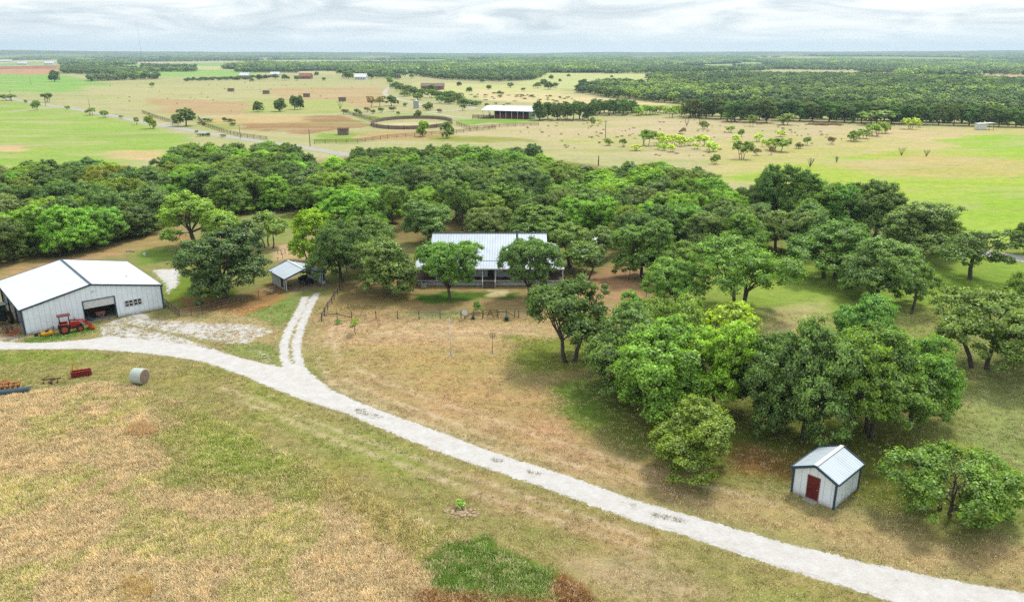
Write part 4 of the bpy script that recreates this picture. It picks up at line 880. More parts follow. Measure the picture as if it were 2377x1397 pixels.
# ------------------------------------------------------------------ buildings near the camera
def frame_obj(name, A, B, label, cat, group=None):
    """Empty at A whose local x runs to B"""
    d = (B - A); return tag(empty(name, A, math.atan2(d.y, d.x)), label, cat, group), d.length
def gable(parent, W, Ldep, ze, zr, roofmat, over=0.25, overg=0.25, th=0.08, trim=None, name='roof', xr=None, cap=None):
    """ridge along local y; two slopes"""
    xr = W / 2 if xr is None else xr; sl1 = (zr - ze) / xr; sl2 = (zr - ze) / (W - xr)
    m = MB()
    for s in (0, 1):
        x0, z0 = (-over, ze - over * sl1) if s == 0 else (W + over, ze - over * sl2)
        m.prism([(x0, -overg, z0), (xr, -overg, zr), (xr, -overg, zr + th), (x0, -overg, z0 + th)], (0, Ldep + 2 * overg, 0))
    r = m.build(name, roofmat, parent)
    if trim:
        t_ = MB()
        t_.bar((xr, -overg - .01, zr + th + .03), (xr, Ldep + overg + .01, zr + th + .03), 0.30, 0.06)
        t_.build('ridge_cap', cap or trim, r)
        t_ = MB()
        for y in (-overg - 0.03, Ldep + overg + 0.03):
            t_.bar((-over, y, ze - over * sl1 + th / 2), (xr, y, zr + th / 2), 0.06, 0.22); t_.bar((xr, y, zr + th / 2), (W + over, y, ze - over * sl2 + th / 2), 0.06, 0.22)
        t_.build('gable_trim', trim, r)
        t_ = MB()
        for x, z in ((-over - .03, ze - over * sl1 + .02), (W + over + .03, ze - over * sl2 + .02)): t_.box((x, Ldep / 2, z), (0.06, Ldep + 2 * overg, 0.16))
        t_.build('eave_trim', trim, r)
    return r
def gable_wall(y, x0, x1, W, ze, zr, holes, t=0.08, xr=None):
    """wall in the plane y with rectangular openings [(xa,xb,za,zb)] built of vertical strips"""
    xr = W / 2 if xr is None else xr
    top = lambda x: ze + (zr - ze) * (x / xr if x < xr else (W - x) / (W - xr))
    cuts = sorted({x0, x1, xr} | {h[0] for h in holes} | {h[1] for h in holes}); m = MB()
    cuts = [c_ for c_ in cuts if x0 - 1e-6 <= c_ <= x1 + 1e-6]
    for a, b_ in zip(cuts, cuts[1:]):
        mid_ = (a + b_) / 2; hs = sorted([(h[2], h[3]) for h in holes if h[0] - 1e-6 <= mid_ <= h[1] + 1e-6]); z = 0.0
        for za, zb in hs:
            if za > z + 1e-6: m.prism([(a, y, z), (b_, y, z), (b_, y, za), (a, y, za)], (0, t, 0))
            z = zb
        m.prism([(a, y, z), (b_, y, z), (b_, y, top(b_)), (a, y, top(a))], (0, t, 0))
    return m

# --- barn
A = un(60, 778); B = un(380, 715)
barn, BW = frame_obj('metal_barn', A, B, 'large white metal barn with slate trim and a half-raised roller door', 'barn')
BL, ZE, ZR, XR = 16.5, 3.3, 5.05, 8.2
DX0, DX1, DZ = 6.95, 10.75, 2.95
WX0, WX1 = 11.9, 14.1
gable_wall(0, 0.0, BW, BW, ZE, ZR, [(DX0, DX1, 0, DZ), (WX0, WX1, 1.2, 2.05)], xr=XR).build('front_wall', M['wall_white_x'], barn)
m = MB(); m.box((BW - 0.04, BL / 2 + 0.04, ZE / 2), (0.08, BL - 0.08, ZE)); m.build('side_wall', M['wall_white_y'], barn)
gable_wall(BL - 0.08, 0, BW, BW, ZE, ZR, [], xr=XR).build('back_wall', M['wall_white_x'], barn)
m = MB(); m.box((4.6, BL / 2, ZE * 0.5 + .1), (0.08, BL - 0.3, ZE + 0.2)); m.build('inner_partition', M['dark'], barn)
gable(barn, BW, BL, ZE, ZR, M['roof_white'], 0.25, 0.15, 0.10, M['trim'], xr=XR)
for x, y in ((0.1, 0.2), (0.1, 5.6), (0.1, 11), (0.1, BL - 0.2)):
    m = MB(); m.box((x, y, ZE / 2 - .03), (0.18, 0.18, ZE - .06)); m.build('post', M['trim_dark'], barn)
m = MB()
for x in (-0.03, BW + 0.03): m.box((x, -0.03, ZE / 2 - .02), (0.22, 0.10, ZE - .04))
m.build('corner_trim', M['trim'], barn)
rd = MB(); rd.box(((DX0 + DX1) / 2, 0.10, DZ - 0.52), (DX1 - DX0 - 0.1, 0.06, 1.02))
for k in range(6): rd.box(((DX0 + DX1) / 2, 0.06, DZ - 0.12 - k * 0.16), (DX1 - DX0 - 0.1, 0.03, 0.07))
rd.build('roller_door', M['white'], barn)
m = MB()
for x in (DX0 - 0.05, DX1 + 0.05): m.box((x, -0.03, DZ / 2), (0.10, 0.06, DZ))
m.box(((DX0 + DX1) / 2, -0.03, DZ + 0.05), (DX1 - DX0 + 0.2, 0.06, 0.10)); m.build('door_frame', M['trim'], barn)
for k in range(2):
    x = WX0 + 0.55 + k * 1.1; f = MB()
    for dx in (-0.5, 0, 0.5): f.box((x + dx, -0.02, 1.62), (0.07, 0.10, 0.90))
    for dz in (-0.42, 0, 0.42): f.box((x, -0.025, 1.62 + dz), (1.07, 0.09, 0.07))
    wf = f.build('window', M['white'], barn); g_ = MB(); g_.box((x, 0.03, 1.62), (1.0, 0.03, 0.84)); g_.build('pane', M['glass'], wf)
m = MB(); m.box((8.3, -0.12, 4.15), (0.16, 0.2, 0.14)); m.box((8.22, -0.22, 4.22), (0.14, 0.14, 0.12)); m.box((8.42, -0.22, 4.22), (0.14, 0.14, 0.12)); m.build('flood_lamp', M['white'], barn)
m = MB(); m.tube([(15.9, 5.2, 4.0 - .15), (15.9, 5.2, 4.25 - .15)], 0.13, 8); m.tube([(15.5, 7.6, 3.85), (15.5, 7.6, 4.05)], 0.10, 8)
for v in range(len(m.v)): m.v[v] = (m.v[v][0] - 2.0, m.v[v][1], m.v[v][2] - 0.0)
m.build('roof_vent', M['galv'], barn)
m = MB(); m.box((BW / 2, BL / 2, 0.035), (BW - 0.3, BL - 0.3, 0.07)); m.build('slab', M['concrete'], barn)
def on_barn(x, y, z=0): return barn.matrix_basis @ Vector((x, y, z)) if False else A + Matrix.Rotation(math.atan2((B - A).y, (B - A).x), 3, 'Z') @ Vector((x, y, z))
BRZ = math.atan2((B - A).y, (B - A).x)

def wheel(parent, c, r, wdt, rim=M['yellow'], axis='Y', name='wheel'):
    h = wdt / 2; m = MB(); m.lathe([(r * .62, -h), (r * .93, -h), (r, -h * .6), (r, h * .6), (r * .93, h), (r * .62, h)], c, axis, 22)
    n = 18
    for k in range(n):
        a = 2 * math.pi * k / n; d = r * 1.0
        p = (c[0] + math.cos(a) * d, c[1], c[2] + math.sin(a) * d) if axis == 'Y' else (c[0], c[1] + math.cos(a) * d, c[2] + math.sin(a) * d)
        if axis == 'Y': m.box(p, (0.05 * r / .5, wdt * .9, 0.04), ry=-a)
    wh = m.build(name, M['rubber'], parent); m = MB(); m.lathe([(r * .60, -h * 1.02), (r * .60, -h * .5), (r * .15, -h * .4), (r * .15, h * .4), (r * .60, h * .5), (r * .60, h * 1.02)], c, axis, 18)
    m.build('rim', rim, wh); return wh
# --- red tractor with loader, yellow mower behind
P0 = un(160, 771)
trac = tag(empty('tractor', P0, BRZ - 0.10), 'small red tractor with front loader and canopy parked against the barn wall', 'tractor')
m = MB(); m.box((0.75, 0, 0.92), (1.15, 0.52, 0.42)); m.box((0.75, 0, 1.16), (1.1, 0.44, 0.08)); m.box((-0.15, 0, 0.72), (0.7, 0.45, 0.4)); m.build('hood', M['red'], trac, bevel=0.03)
m = MB(); m.box((0.1, 0, 0.55), (2.3, 0.3, 0.28)); m.box((1.4, 0, 0.45), (0.12, 0.9, 0.1)); m.build('chassis', M['rust'], trac)
m = MB(); m.box((1.34, 0, 0.9), (0.05, 0.42, 0.36)); m.build('grille', M['black'], trac)
for y in (-0.62, 0.62):
    wheel(trac, (-0.45, y, 0.62), 0.62, 0.30, M['orange']); wheel(trac, (1.3, y * .92, 0.42), 0.42, 0.22, M['orange'])
    m = MB(); m.box((-0.45, y * .98, 1.30), (1.0, 0.36, 0.06)); m.box((-0.02, y * .98, 1.13), (0.06, 0.36, 0.3)); m.build('fender', M['red'], trac)
m = MB(); m.box((-0.55, 0, 1.12), (0.42, 0.42, 0.1)); m.box((-0.76, 0, 1.36), (0.1, 0.42, 0.42)); m.build('seat', M['black'], trac)
m = MB(); m.tube([(0.1, 0, 1.1), (-0.05, 0, 1.38)], 0.025, 6); m.lathe([(0.17, -0.015), (0.17, 0.015)], (-0.06, 0, 1.4), 'Z', 14); m.build('steering_wheel', M['black'], trac)
m = MB()
for x, y in ((-0.85, -.42), (-0.85, .42), (0.25, -.42), (0.25, .42)): m.bar((x, y, 0.8), (x * .95, y, 2.28), 0.06)
m.build('canopy_frame', M['black'], trac); m = MB(); m.box((-0.3, 0, 2.32), (1.5, 1.15, 0.08)); m.build('canopy', M['red_door'], trac, bevel=0.02)
m = MB(); m.tube([(0.9, .3, 1.1), (0.9, .3, 1.75)], 0.04, 8); m.build('exhaust', M['black'], trac)
ld = MB()
for y in (-.48, .48):
    ld.bar((0.35, y, 0.6), (0.35, y, 1.5), 0.12, 0.14); ld.bar((0.35, y, 1.45), (1.7, y, 1.25), 0.10, 0.16); ld.bar((1.7, y, 1.25), (2.45, y, 0.55), 0.10, 0.15); ld.bar((0.5, y, 0.95), (1.35, y, 1.22), 0.06)
    ld.bar((1.75, y, 1.45), (2.4, y, 0.8), 0.05)
ld.bar((1.75, -.48, 1.2), (1.75, .48, 1.2), 0.09); ld.build('loader_arm', M['red'], trac)
m = MB(); m.prism([(2.35, -.75, 0.75), (2.95, -.75, 0.12), (2.35, -.75, 0.10)], (0, 0.04, 0)); m.prism([(2.35, .75, 0.75), (2.95, .75, 0.12), (2.35, .75, 0.10)], (0, -0.04, 0))
m.box((2.37, 0, 0.42), (0.05, 1.46, 0.66)); m.box((2.65, 0, 0.11), (0.6, 1.46, 0.04)); m.build('bucket', M['orange'], trac)
mow = tag(empty('rotary_mower', un(108, 777), BRZ - 0.08), 'yellow rotary mower deck in the grass just behind the red tractor', 'mower')
m = MB(); m.box((0.1, 0, 0.32), (1.35, 1.25, 0.14)); m.box((0.1, -.62, 0.22), (1.35, .04, 0.2)); m.box((0.1, .62, 0.22), (1.35, .04, 0.2)); m.build('deck', M['yellow'], mow, bevel=0.02)
m = MB(); m.box((0.1, 0, 0.5), (0.35, 0.35, 0.22)); m.bar((0.2, 0, 0.5), (1.1, 0, 0.75), 0.07); m.bar((0.75, -.35, .4), (0.95, 0, 1.0), .05); m.bar((0.75, .35, .4), (0.95, 0, 1.0), .05); m.bar((-0.5, 0, .4), (0.95, 0, 1.0), .05); m.bar((-0.5, 0, .4), (-1.0, 0, .4), .08); m.build('hitch', M['rust'], mow)
wheel(mow, (-1.1, 0, 0.22), 0.22, 0.12, M['rust'], name='tail_wheel')
# --- big green tractor under the open left bays
gt = tag(empty('tractor', on_barn(-1.5, 6.6), BRZ + math.radians(95)), 'big green tractor with yellow wheels beside the open left side of the barn', 'tractor')
m = MB(); m.box((1.3, 0, 1.35), (2.0, 0.75, 0.75)); m.box((0.1, 0, 1.0), (1.2, 0.8, 0.7)); m.build('hood', M['dkgreen'], gt, bevel=0.05)
m = MB(); m.box((0.6, 0, 0.85), (3.2, 0.45, 0.4)); m.build('chassis', M['black'], gt)
for y in (-0.95, 0.95): wheel(gt, (-0.3, y, 0.85), 0.85, 0.45, M['yellow']); wheel(gt, (2.1, y * .9, 0.55), 0.55, 0.3, M['yellow'])
m = MB()
for x in (-0.85, 0.55):
    for y in (-.62, .62): m.bar((x, y, 1.2), (x * .9, y * .9, 2.75), 0.08)
m.box((-0.15, 0, 2.8), (1.65, 1.35, 0.1)); cb_ = m.build('cab', M['dkgreen'], gt); m = MB(); m.box((-0.15, 0, 2.1), (1.25, 1.05, 1.1)); m.build('cab_glass', M['glass'], cb_)
def junk(name, loc, rz, label, mat, seed, size, cat='farm implement'):
    o = tag(empty(name, loc, rz), label, cat); r = random.Random(seed); L_, W_ = size
    m = MB()
    for y in (-W_ / 2, 0, W_ / 2): m.bar((-L_ / 2, y, .35), (L_ / 2, y * .8, .35), .07)
    for x in (-L_ / 2, L_ / 6, L_ / 2): m.bar((x, -W_ / 2, .36), (x, W_ / 2, .36), .07)
    m.bar((L_ / 2, -W_ / 3, .36), (L_ / 2 + .5, 0, .6), .06); m.bar((L_ / 2, W_ / 3, .36), (L_ / 2 + .5, 0, .6), .06); m.build('frame', mat, o)
    for i in range(6):
        x = -L_ / 2 + L_ * (i + .5) / 6; m = MB(); y = r.uniform(-.4, .4) * W_
        m.tube([(x, y, .36), (x + .12, y, .30), (x + .14, y, .08), (x - .05, y, 0.0)], [.035, .035, .03, .015], 6); m.build('tine', mat, o)
    return o
junk('disc_harrow', on_barn(-1.6, 2.6), BRZ + 1.3, 'rusty implement frame by the barn corner, right of the green tractor', M['rust'], 3, (2.2, 1.3))
junk('blade_frame', on_barn(-1.2, 1.0), BRZ + 0.6, 'orange-yellow implement lying by the front left corner of the barn', M['orange'], 5, (1.2, 0.8))
# --- trailer and bike inside the doorway
tb = tag(empty('utility_trailer', on_barn(9.0, 1.7), BRZ + math.pi / 2), 'small grey and pink trailer standing inside the open barn doorway', 'trailer')
m = MB(); m.box((0, 0, .62), (1.9, 1.1, .12)); m.box((0, -.56, .85), (1.9, .05, .35)); m.box((0, .56, .85), (1.9, .05, .35)); m.box((-.93, 0, .85), (.05, 1.1, .35)); m.build('bed', M['rust_roof'], tb)
for y in (-.72, .72): wheel(tb, (0, y, .36), .36, .2, M['galv'])
m = MB(); m.bar((-.9, -.4, .6), (-1.7, 0, .5), .08); m.bar((-.9, .4, .6), (-1.7, 0, .5), .08); m.build('drawbar', M['galv'], tb)
tp = tag(empty('tarp_heap', on_barn(7.6, .6), BRZ), 'crumpled blue tarp on the floor inside the barn doorway', 'tarp')
m = MB(); rs_ = random.Random(3)
for i in range(5): m.lathe([(.34 - .05 * i, 0.05), (.26, .16 + rs_.uniform(0, .1)), (.08, .3 + rs_.uniform(0, .12))], (rs_.uniform(-.3, .4), rs_.uniform(-.2, .3), 0), 'Z', 7)
m.build('cover', M['bluegrey'], tp)

# --- implements on the grass
sp = tag(empty('potato_plow', un(190, 872), 0.45), 'red implement box with yellow triangular hitch on the grass', 'farm implement')
m = MB(); m.box((0, -.35, .35), (1.9, .06, .55)); m.box((0, .35, .35), (1.9, .06, .4)); m.box((-.95, 0, .35), (.06, .7, .55)); m.box((.95, 0, .35), (.06, .7, .55)); m.box((0, 0, .12), (1.8, .6, .05)); m.build('bed', M['red_door'], sp)
m = MB()
for k in range(7): m.bar((-.85 + k * .28, -.40, .1), (-.7 + k * .28, -.40, .62), .05)
m.bar((-1, -.38, .66), (1, -.38, .66), .07); m.bar((-.9, .38, .6), (.9, .38, .6), .07); m.build('rail', M['red'], sp)
m = MB(); m.bar((-.9, .6, .1), (-.75, .75, 1.35), .07); m.bar((-.1, .6, .1), (-.65, .75, 1.35), .07); m.bar((-1.0, .6, .45), (0, .6, .45), .07); m.bar((-.1, .6, .5), (.25, .35, .6), .07); m.bar((-.9, .6, .9), (-1.15, .5, .2), .05); m.build('hitch', M['yellow'], sp)
pl = tag(empty('chisel_plow', un(120, 888), -0.15), 'dark rusted plow with bent shanks in the dry grass', 'farm implement')
m = MB(); m.bar((-.9, -.3, .4), (.9, .35, .45), .10); m.bar((-.5, .45, .35), (.3, -.35, .45), .09); m.bar((.3, -.35, .42), (1.0, -.1, .65), .08); m.bar((-.9, -.3, .42), (-.7, .6, .5), .06); m.build('frame', M['rust'], pl)
for x, y in ((-.75, -.25), (-.1, .0), (.55, .2), (.25, -.3)):
    m = MB(); m.tube([(x, y, .42), (x + .12, y - .1, .5), (x + .25, y - .18, .25), (x + .1, y - .2, 0)], [.05, .05, .045, .02], 6); m.prism([(x + .02, y - .3, 0), (x + .3, y - .2, .02), (x + .1, y - .2, .25)], (0, .03, 0)); m.build('shank', M['rust'], pl)
dh = tag(empty('disc_harrow', un(12, 905), 0.35), 'orange disc harrow at the left edge beside the blue-grey roller', 'farm implement')
m = MB(); m.bar((-1.4, -.5, .55), (1.4, -.5, .55), .10); m.bar((-1.4, .4, .55), (1.4, .4, .55), .10); m.bar((-1.0, -.5, .6), (0, .9, .85), .08); m.bar((1.0, -.5, .6), (0, .9, .85), .08); m.bar((0, -.5, .6), (0, .9, .9), .08)
for x in (-1.4, 0, 1.4): m.bar((x, -.5, .55), (x, .4, .55), .10)
m.build('frame', M['orange'], dh)
for s in (-1, 1):
    for k in range(6):
        m = MB(); m.lathe([(.02, -.04), (.27, .0), (.27, .02), (.02, .03)], (-1.25 + k * .5, .1 + s * .38, .28), 'X', 14); m.build('disc', M['rust'], dh)
rl = tag(empty('roller', un(35, 914), 0.35), 'blue-grey ridged field roller lying in the dry grass at the left', 'farm implement')
m = MB(); prof = []
for k in range(30): prof += [(.30 if k % 2 else .22, -1.35 + k * .09), (.30 if k % 2 else .22, -1.35 + k * .09 + .06)]
m.lathe(prof, (0, 0, .30), 'X', 16); m.build('drum', M['bluegrey'], rl); m = MB(); m.bar((-1.45, .35, .45), (1.45, .35, .45), .08); m.bar((-1.45, 0, .3), (-1.45, .35, .45), .07); m.bar((1.45, 0, .3), (1.45, .35, .45), .07); m.build('frame', M['bluegrey'], rl)
# --- bale
hb = tag(empty('hay_bale', un(326, 889), math.radians(-12)), 'round hay bale in pale net wrap on the mown grass', 'hay bale')
m = MB(); m.lathe([(.80, -.66), (.86, -.60), (.88, -.2), (.88, .2), (.86, .60), (.80, .66)], (0, 0, .85), 'X', 36)
for v in range(len(m.v)): q = m.v[v]; m.v[v] = (q[0], q[1] * 1.03, max(q[2], 0.03) * .98)
m.build('net_wrap', M['wrap'], hb)
for s in (-1, 1): m = MB(); m.lathe([(.79, s * .66 - .01), (.70, s * .70), (.3, s * .72), (.05, s * .70)], (0, 0, 0), 'X', 32); e = m.build('hay_end', M['hay'], hb, loc=(0, 0, .845))
# --- carport
A2 = un(665, 676); B2 = un(750, 660)
cp, CW = frame_obj('metal_carport', A2, B2, 'open carport with pale metal gable roof and a black buggy inside', 'carport')
CL, CE, CR = 5.6, 2.0, 2.95
gable(cp, CW, CL, CE, CR, M['roof_galv_y'], 0.3, 0.4, 0.06, M['trim'], cap=M['white'])
m = MB(); m.box((0.03, CL / 2 + .3, CE / 2), (0.06, CL - .6, CE - .02)); m.build('left_wall', M['siding'], cp)
m = MB(); m.box((-0.03, 1.4, .95), (0.05, 0.75, 1.3)); m.build('side_door', M['dark'], cp)
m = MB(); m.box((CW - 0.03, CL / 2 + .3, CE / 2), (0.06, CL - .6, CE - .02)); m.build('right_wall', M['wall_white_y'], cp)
for x in (0.04, CW - .04):
    for y in (0.0, CL): m = MB(); m.box((x, y, CE / 2), (.09, .09, CE - .02)); m.build('post', M['white'], cp)
m = MB()
for y in (0.0, CL): m.bar((0, y, CE - .02), (CW / 2, y, CR - .03), .06); m.bar((CW / 2, y, CR - .03), (CW, y, CE - .02), .06)
m.build('rafter', M['trim_dark'], cp)
def on_cp(x, y, z=0): d = (B2 - A2).normalized(); return A2 + d * x + Vector((-d.y, d.x, 0)) * y + Vector((0, 0, z))
CRZ = math.atan2((B2 - A2).y, (B2 - A2).x)
bg_ = tag(empty('utility_buggy', on_cp(4.1, 2.2), CRZ - math.pi / 2 + .1), 'black four-wheeled utility buggy parked under the carport roof', 'buggy')
m = MB(); m.box((0, 0, .5), (2.5, .9, .22)); m.box((.95, 0, .72), (.8, 1.2, .26)); m.box((1.25, 0, .62), (.3, 1.0, .2)); m.box((-.9, 0, .75), (.8, 1.25, .3)); m.build('body', M['black'], bg_, bevel=.04)
for x in (-.85, .9):
    for y in (-.62, .62): wheel(bg_, (x, y, .33), .33, .24, M['galv'])
m = MB()
for y in (-.55, .55): m.tube([(.6, y, .8), (.25, y, 1.75), (-.5, y, 1.75), (-.55, y, .8)], .03, 6)
m.tube([(.25, -.55, 1.75), (.25, .55, 1.75)], .03, 6); m.tube([(-.5, -.55, 1.75), (-.5, .55, 1.75)], .03, 6); m.box((-.12, 0, 1.78), (.8, 1.12, .04)); m.build('roll_cage', M['black'], bg_)
for y in (-.28, .28): m = MB(); m.box((-.15, y, .75), (.45, .48, .12)); m.box((-.4, y, 1.0), (.12, .48, .5)); m.build('seat', M['black'], bg_)
bd = tag(empty('barrel', on_cp(CW + .65, 1.9)), 'blue plastic barrel standing outside the right wall of the carport', 'barrel')
m = MB(); m.lathe([(.42, 0), (.50, .1), (.52, .5), (.50, 1.05), (.44, 1.12)], (0, 0, 0), 'Z', 20); m.build('drum', M['blue'], bd); m = MB(); m.lathe([(.46, 1.13), (.46, 1.18), (.12, 1.2)], (0, 0, 0), 'Z', 20); m.build('lid', M['blue'], bd)
tk = tag(empty('feed_tub', on_cp(CW + .35, .5)), 'small white tub on the ground beside the blue barrel', 'tub')
m = MB(); m.lathe([(.24, 0), (.30, .32), (.27, .32), (.22, .08)], (0, 0, 0), 'Z', 16); m.build('tub_body', M['white'], tk)
# --- little shed
A3 = un(1838, 1142); B3 = un(1934, 1182)
sh, SW = frame_obj('garden_shed', A3, B3, 'small white metal shed with red door and slate trim', 'shed')
SL, SE, SR = 4.3, 2.35, 3.15
DX = (1.18, 2.16, 0.12, 2.12)
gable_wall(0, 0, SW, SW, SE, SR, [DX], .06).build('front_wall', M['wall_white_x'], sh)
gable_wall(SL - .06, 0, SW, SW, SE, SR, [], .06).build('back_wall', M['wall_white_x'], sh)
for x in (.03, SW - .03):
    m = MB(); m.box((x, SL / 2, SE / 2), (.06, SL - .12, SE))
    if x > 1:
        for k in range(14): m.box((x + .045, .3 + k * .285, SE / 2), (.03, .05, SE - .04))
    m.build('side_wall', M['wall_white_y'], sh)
gable(sh, SW, SL, SE, SR, M['roof_galv_y'], .22, .20, .05, M['trim'], cap=M['white'])
m = MB()
for x in (-.02, SW + .02): m.box((x, -.03, SE / 2 - .02), (.15, .12, SE - .04)); m.box((x, SL + .03, SE / 2 - .02), (.15, .12, SE - .04))
m.build('corner_trim', M['trim'], sh)
m = MB(); m.box(((DX[0] + DX[1]) / 2, .02, (DX[2] + DX[3]) / 2), (DX[1] - DX[0] - .12, .05, DX[3] - DX[2] - .08)); dd = m.build('door', M['red_door'], sh)
m = MB(); m.tube([(DX[1] - .14, -.02, 1.08), (DX[1] - .14, -.08, 1.08)], .035, 8); m.build('handle', M['galv'], dd)
m = MB()
for x in DX[:2]: m.box((x, -.02, 1.12), (.06, .09, 2.0))
m.box(((DX[0] + DX[1]) / 2, -.02, 2.15), (DX[1] - DX[0] + .06, .09, .06)); m.build('door_frame', M['rust_roof'], sh)
m = MB(); m.box((SW / 2, SL / 2, .05), (SW - .02, SL - .02, .1)); m.box(((DX[0] + DX[1]) / 2, -.3, .06), (1.1, .5, .12)); m.build('slab', M['concrete'], sh)
# --- house
HX0, HX1, HY0 = -14.9, 7.9, 113.6
house = tag(empty('ranch_house', (HX0, HY0, 0)), 'long ranch house with pale ribbed metal roof and wraparound porch', 'house')
HW = HX1 - HX0; X1, X2 = 2.0, HW - 2.3; YR, ZRD, YB, ZB = 9.6, 6.1, 2.6, 3.35
ZP = 2.75; FL = 0.75; YE = 17.5
def slab(m, p, th=.07): m.prism(p, (0, 0, -th))
m = MB(); slab(m, [(X1, YB, ZB), (X2, YB, ZB), (X2, YR, ZRD), (X1, YR, ZRD)]); slab(m, [(X1, YR, ZRD), (X2, YR, ZRD), (X2, YE, ZB), (X1, YE, ZB)]); rf = m.build('main_roof', M['roof_galv'], house)
m = MB(); m.box(((X1 + X2) / 2, YR, ZRD + .03), (X2 - X1 + .1, .35, .06)); m.build('ridge_cap', M['trim_dark'], rf)
m = MB(); slab(m, [(-.0, 0, ZP), (HW, 0, ZP), (X2, YB, ZB - .08), (X1, YB, ZB - .08)]); m.build('porch_roof', M['roof_galv'], house)
m = MB(); slab(m, [(0, 0.01, ZP), (X1, YB, ZB - .08), (X1, 15.5, ZB - .08), (0, 15.5, ZP)]); m.build('side_roof', M['roof_galv_y'], house)
m = MB(); slab(m, [(HW, .01, ZP), (HW, 15.5, ZP), (X2, 15.5, ZB - .08), (X2, YB, ZB - .08)]); m.build('side_roof', M['roof_galv_y'], house)
m = MB(); m.box((HW / 2, -.03, ZP - .06), (HW + .1, .06, .16)); m.box((-.03, 7.8, ZP - .06), (.06, 15.6, .16)); m.box((HW + .03, 7.8, ZP - .06), (.06, 15.6, .16)); m.build('fascia', M['white'], house)
m = MB()
for x in (X1 + .1, X2 - .1): m.prism([(x, YB, 2.9), (x, YB, ZB - .1), (x, YR, ZRD - .1), (x, YE, ZB - .1), (x, YE, 2.9)], (.1 if x < 5 else -.1, 0, 0))
m.build('gable_wall', M['siding'], house)
m = MB(); m.box((HW / 2, 2.4 + 6, FL + 1.1), (HW - 4.5, 12, 2.2)); m.build('wall', M['siding'], house)
m = MB(); m.box((HW / 2 + .3, 7.8, FL / 2), (HW - .5, 15.2, FL - .1)); m.build('foundation', M['siding'], house)
m = MB(); m.box((HW / 2, 7.6, FL - .01), (HW - .1, 15.4, .09)); m.build('porch_deck', M['wood'], house)
m = MB(); m.box((HW / 2, .10, FL + .06), (HW - .1, .12, .12)); m.build('deck_edge', M['white'], house)
for x in (0.15, 3.4, 6.8, 10.4, 12.4, 15.4, 18.6, HW - .15): m = MB(); m.box((x, .2, (FL + ZP) / 2), (.12, .12, ZP - FL - .1)); m.build('porch_post', M['white'], house)
m = MB(); m.box((11.6, 2.36, FL + 1.05), (.95, .06, 2.05)); m.build('front_door', M['dark'], house)
for x in (4.0, 7.6, 14.0, 17.3):
    f = MB(); f.box((x, 2.34, FL + 1.25), (1.3, .08, 1.2)); wf = f.build('window', M['white'], house); g_ = MB(); g_.box((x, 2.28, FL + 1.25), (1.12, .05, 1.02)); g_.build('pane', M['glass'], wf)
st = MB()
for k in range(4): st.box((11.4, -.18 - k * .3, FL - .12 - k * .17), (1.7, .32, .07)); st.box((11.4, -.04 - k * .3, FL - .2 - k * .17), (1.7, .04, .16))
s_ = st.build('front_steps', M['wood'], house); m = MB()
for x in (10.45, 12.35): m.bar((x, 0, FL + .9), (x, -1.2, .95), .08); m.bar((x, -1.2, 0), (x, -1.2, .95), .09); m.bar((x, 0, FL - .05), (x, -1.25, .05), .06, .2)
m.build('stair_rail', M['white'], s_)
m = MB(); m.tube([(15.7, 7.2, 4.6), (15.7, 7.2, 7.0)], .17, 12); m.tube([(15.7, 7.2, 6.95), (15.7, 7.2, 7.1)], .26, 12); m.build('chimney', M['bluegrey'], house)
ac_ = tag(empty('air_conditioner', (HX0 + 1.6, HY0 - .9, 0)), 'grey air conditioner unit before the left end of the house porch', 'air conditioner')
m = MB(); m.box((0, 0, .42), (.85, .8, .78)); m.build('casing', M['galv'], ac_, bevel=.03); m = MB(); m.lathe([(.3, .82), (.3, .85), (.1, .86)], (0, 0, 0), 'Z', 16); m.build('fan_grille', M['black'], ac_)
ob = tag(empty('outbuilding', (10.6, 128.5, 0)), 'low white-roofed outbuilding half hidden by trees right of the house', 'outbuilding')
gable(ob, 5.2, 8.0, 2.2, 2.7, M['roof_white'], .25, .2, .07, M['trim'])
gable_wall(0, 0, 5.2, 5.2, 2.2, 2.7, [(1.2, 3.8, 0, 1.9)], .08).build('front_wall', M['siding'], ob)
m = MB(); m.box((.04, 4, 1.1), (.08, 7.8, 2.2)); m.box((5.16, 4, 1.1), (.08, 7.8, 2.2)); m.build('side_wall', M['siding'], ob)

# ------------------------------------------------------------------ fences
def fence(name, pts, label, ph=1.2, pr=.04, wires=(.35, .75, 1.1), mat=None, sub=2.6, rails=None, cat='fence', wr=.012, group=None):
    """pts ground positions; posts every sub metres; wires or rails between"""
    mat = mat or M['pipe']; P = [Vector(p) for p in pts]; o = tag(empty(name, P[0]), label, cat, group); base = P[0]; posts = []
    for a, b_ in zip(P, P[1:]):
        n = max(1, round((b_ - a).length / sub)); posts += [a.lerp(b_, i / n) for i in range(n)]
    posts.append(P[-1]); r = random.Random(len(posts))
    allm = MB()
    for i, p in enumerate(posts):
        m = MB() if len(posts) <= 95 else allm; q = p - base; m.tube([(q.x, q.y, -.1), (q.x + r.uniform(-.03, .03), q.y, ph * r.uniform(.95, 1.05))], pr, 6)
        if m is not allm: m.build('post', mat, o)
    if allm.v: m = allm.build('posts_run', mat, o); m['kind'] = 'stuff'
    m = MB()
    for h in wires:
        for a, b_ in zip(posts, posts[1:]): m.tube([a - base + Vector((0, 0, h)), b_ - base + Vector((0, 0, h))], wr, 4, False)
    if wires: m.build('wire', M['galv'], o)
    m = MB()
    for h in (rails or ()):
        for a, b_ in zip(posts, posts[1:]): m.bar(a - base + Vector((0, 0, h)), b_ - base + Vector((0, 0, h)), pr * 1.6)
    if rails: m.build('rail', mat, o)
    return o, base
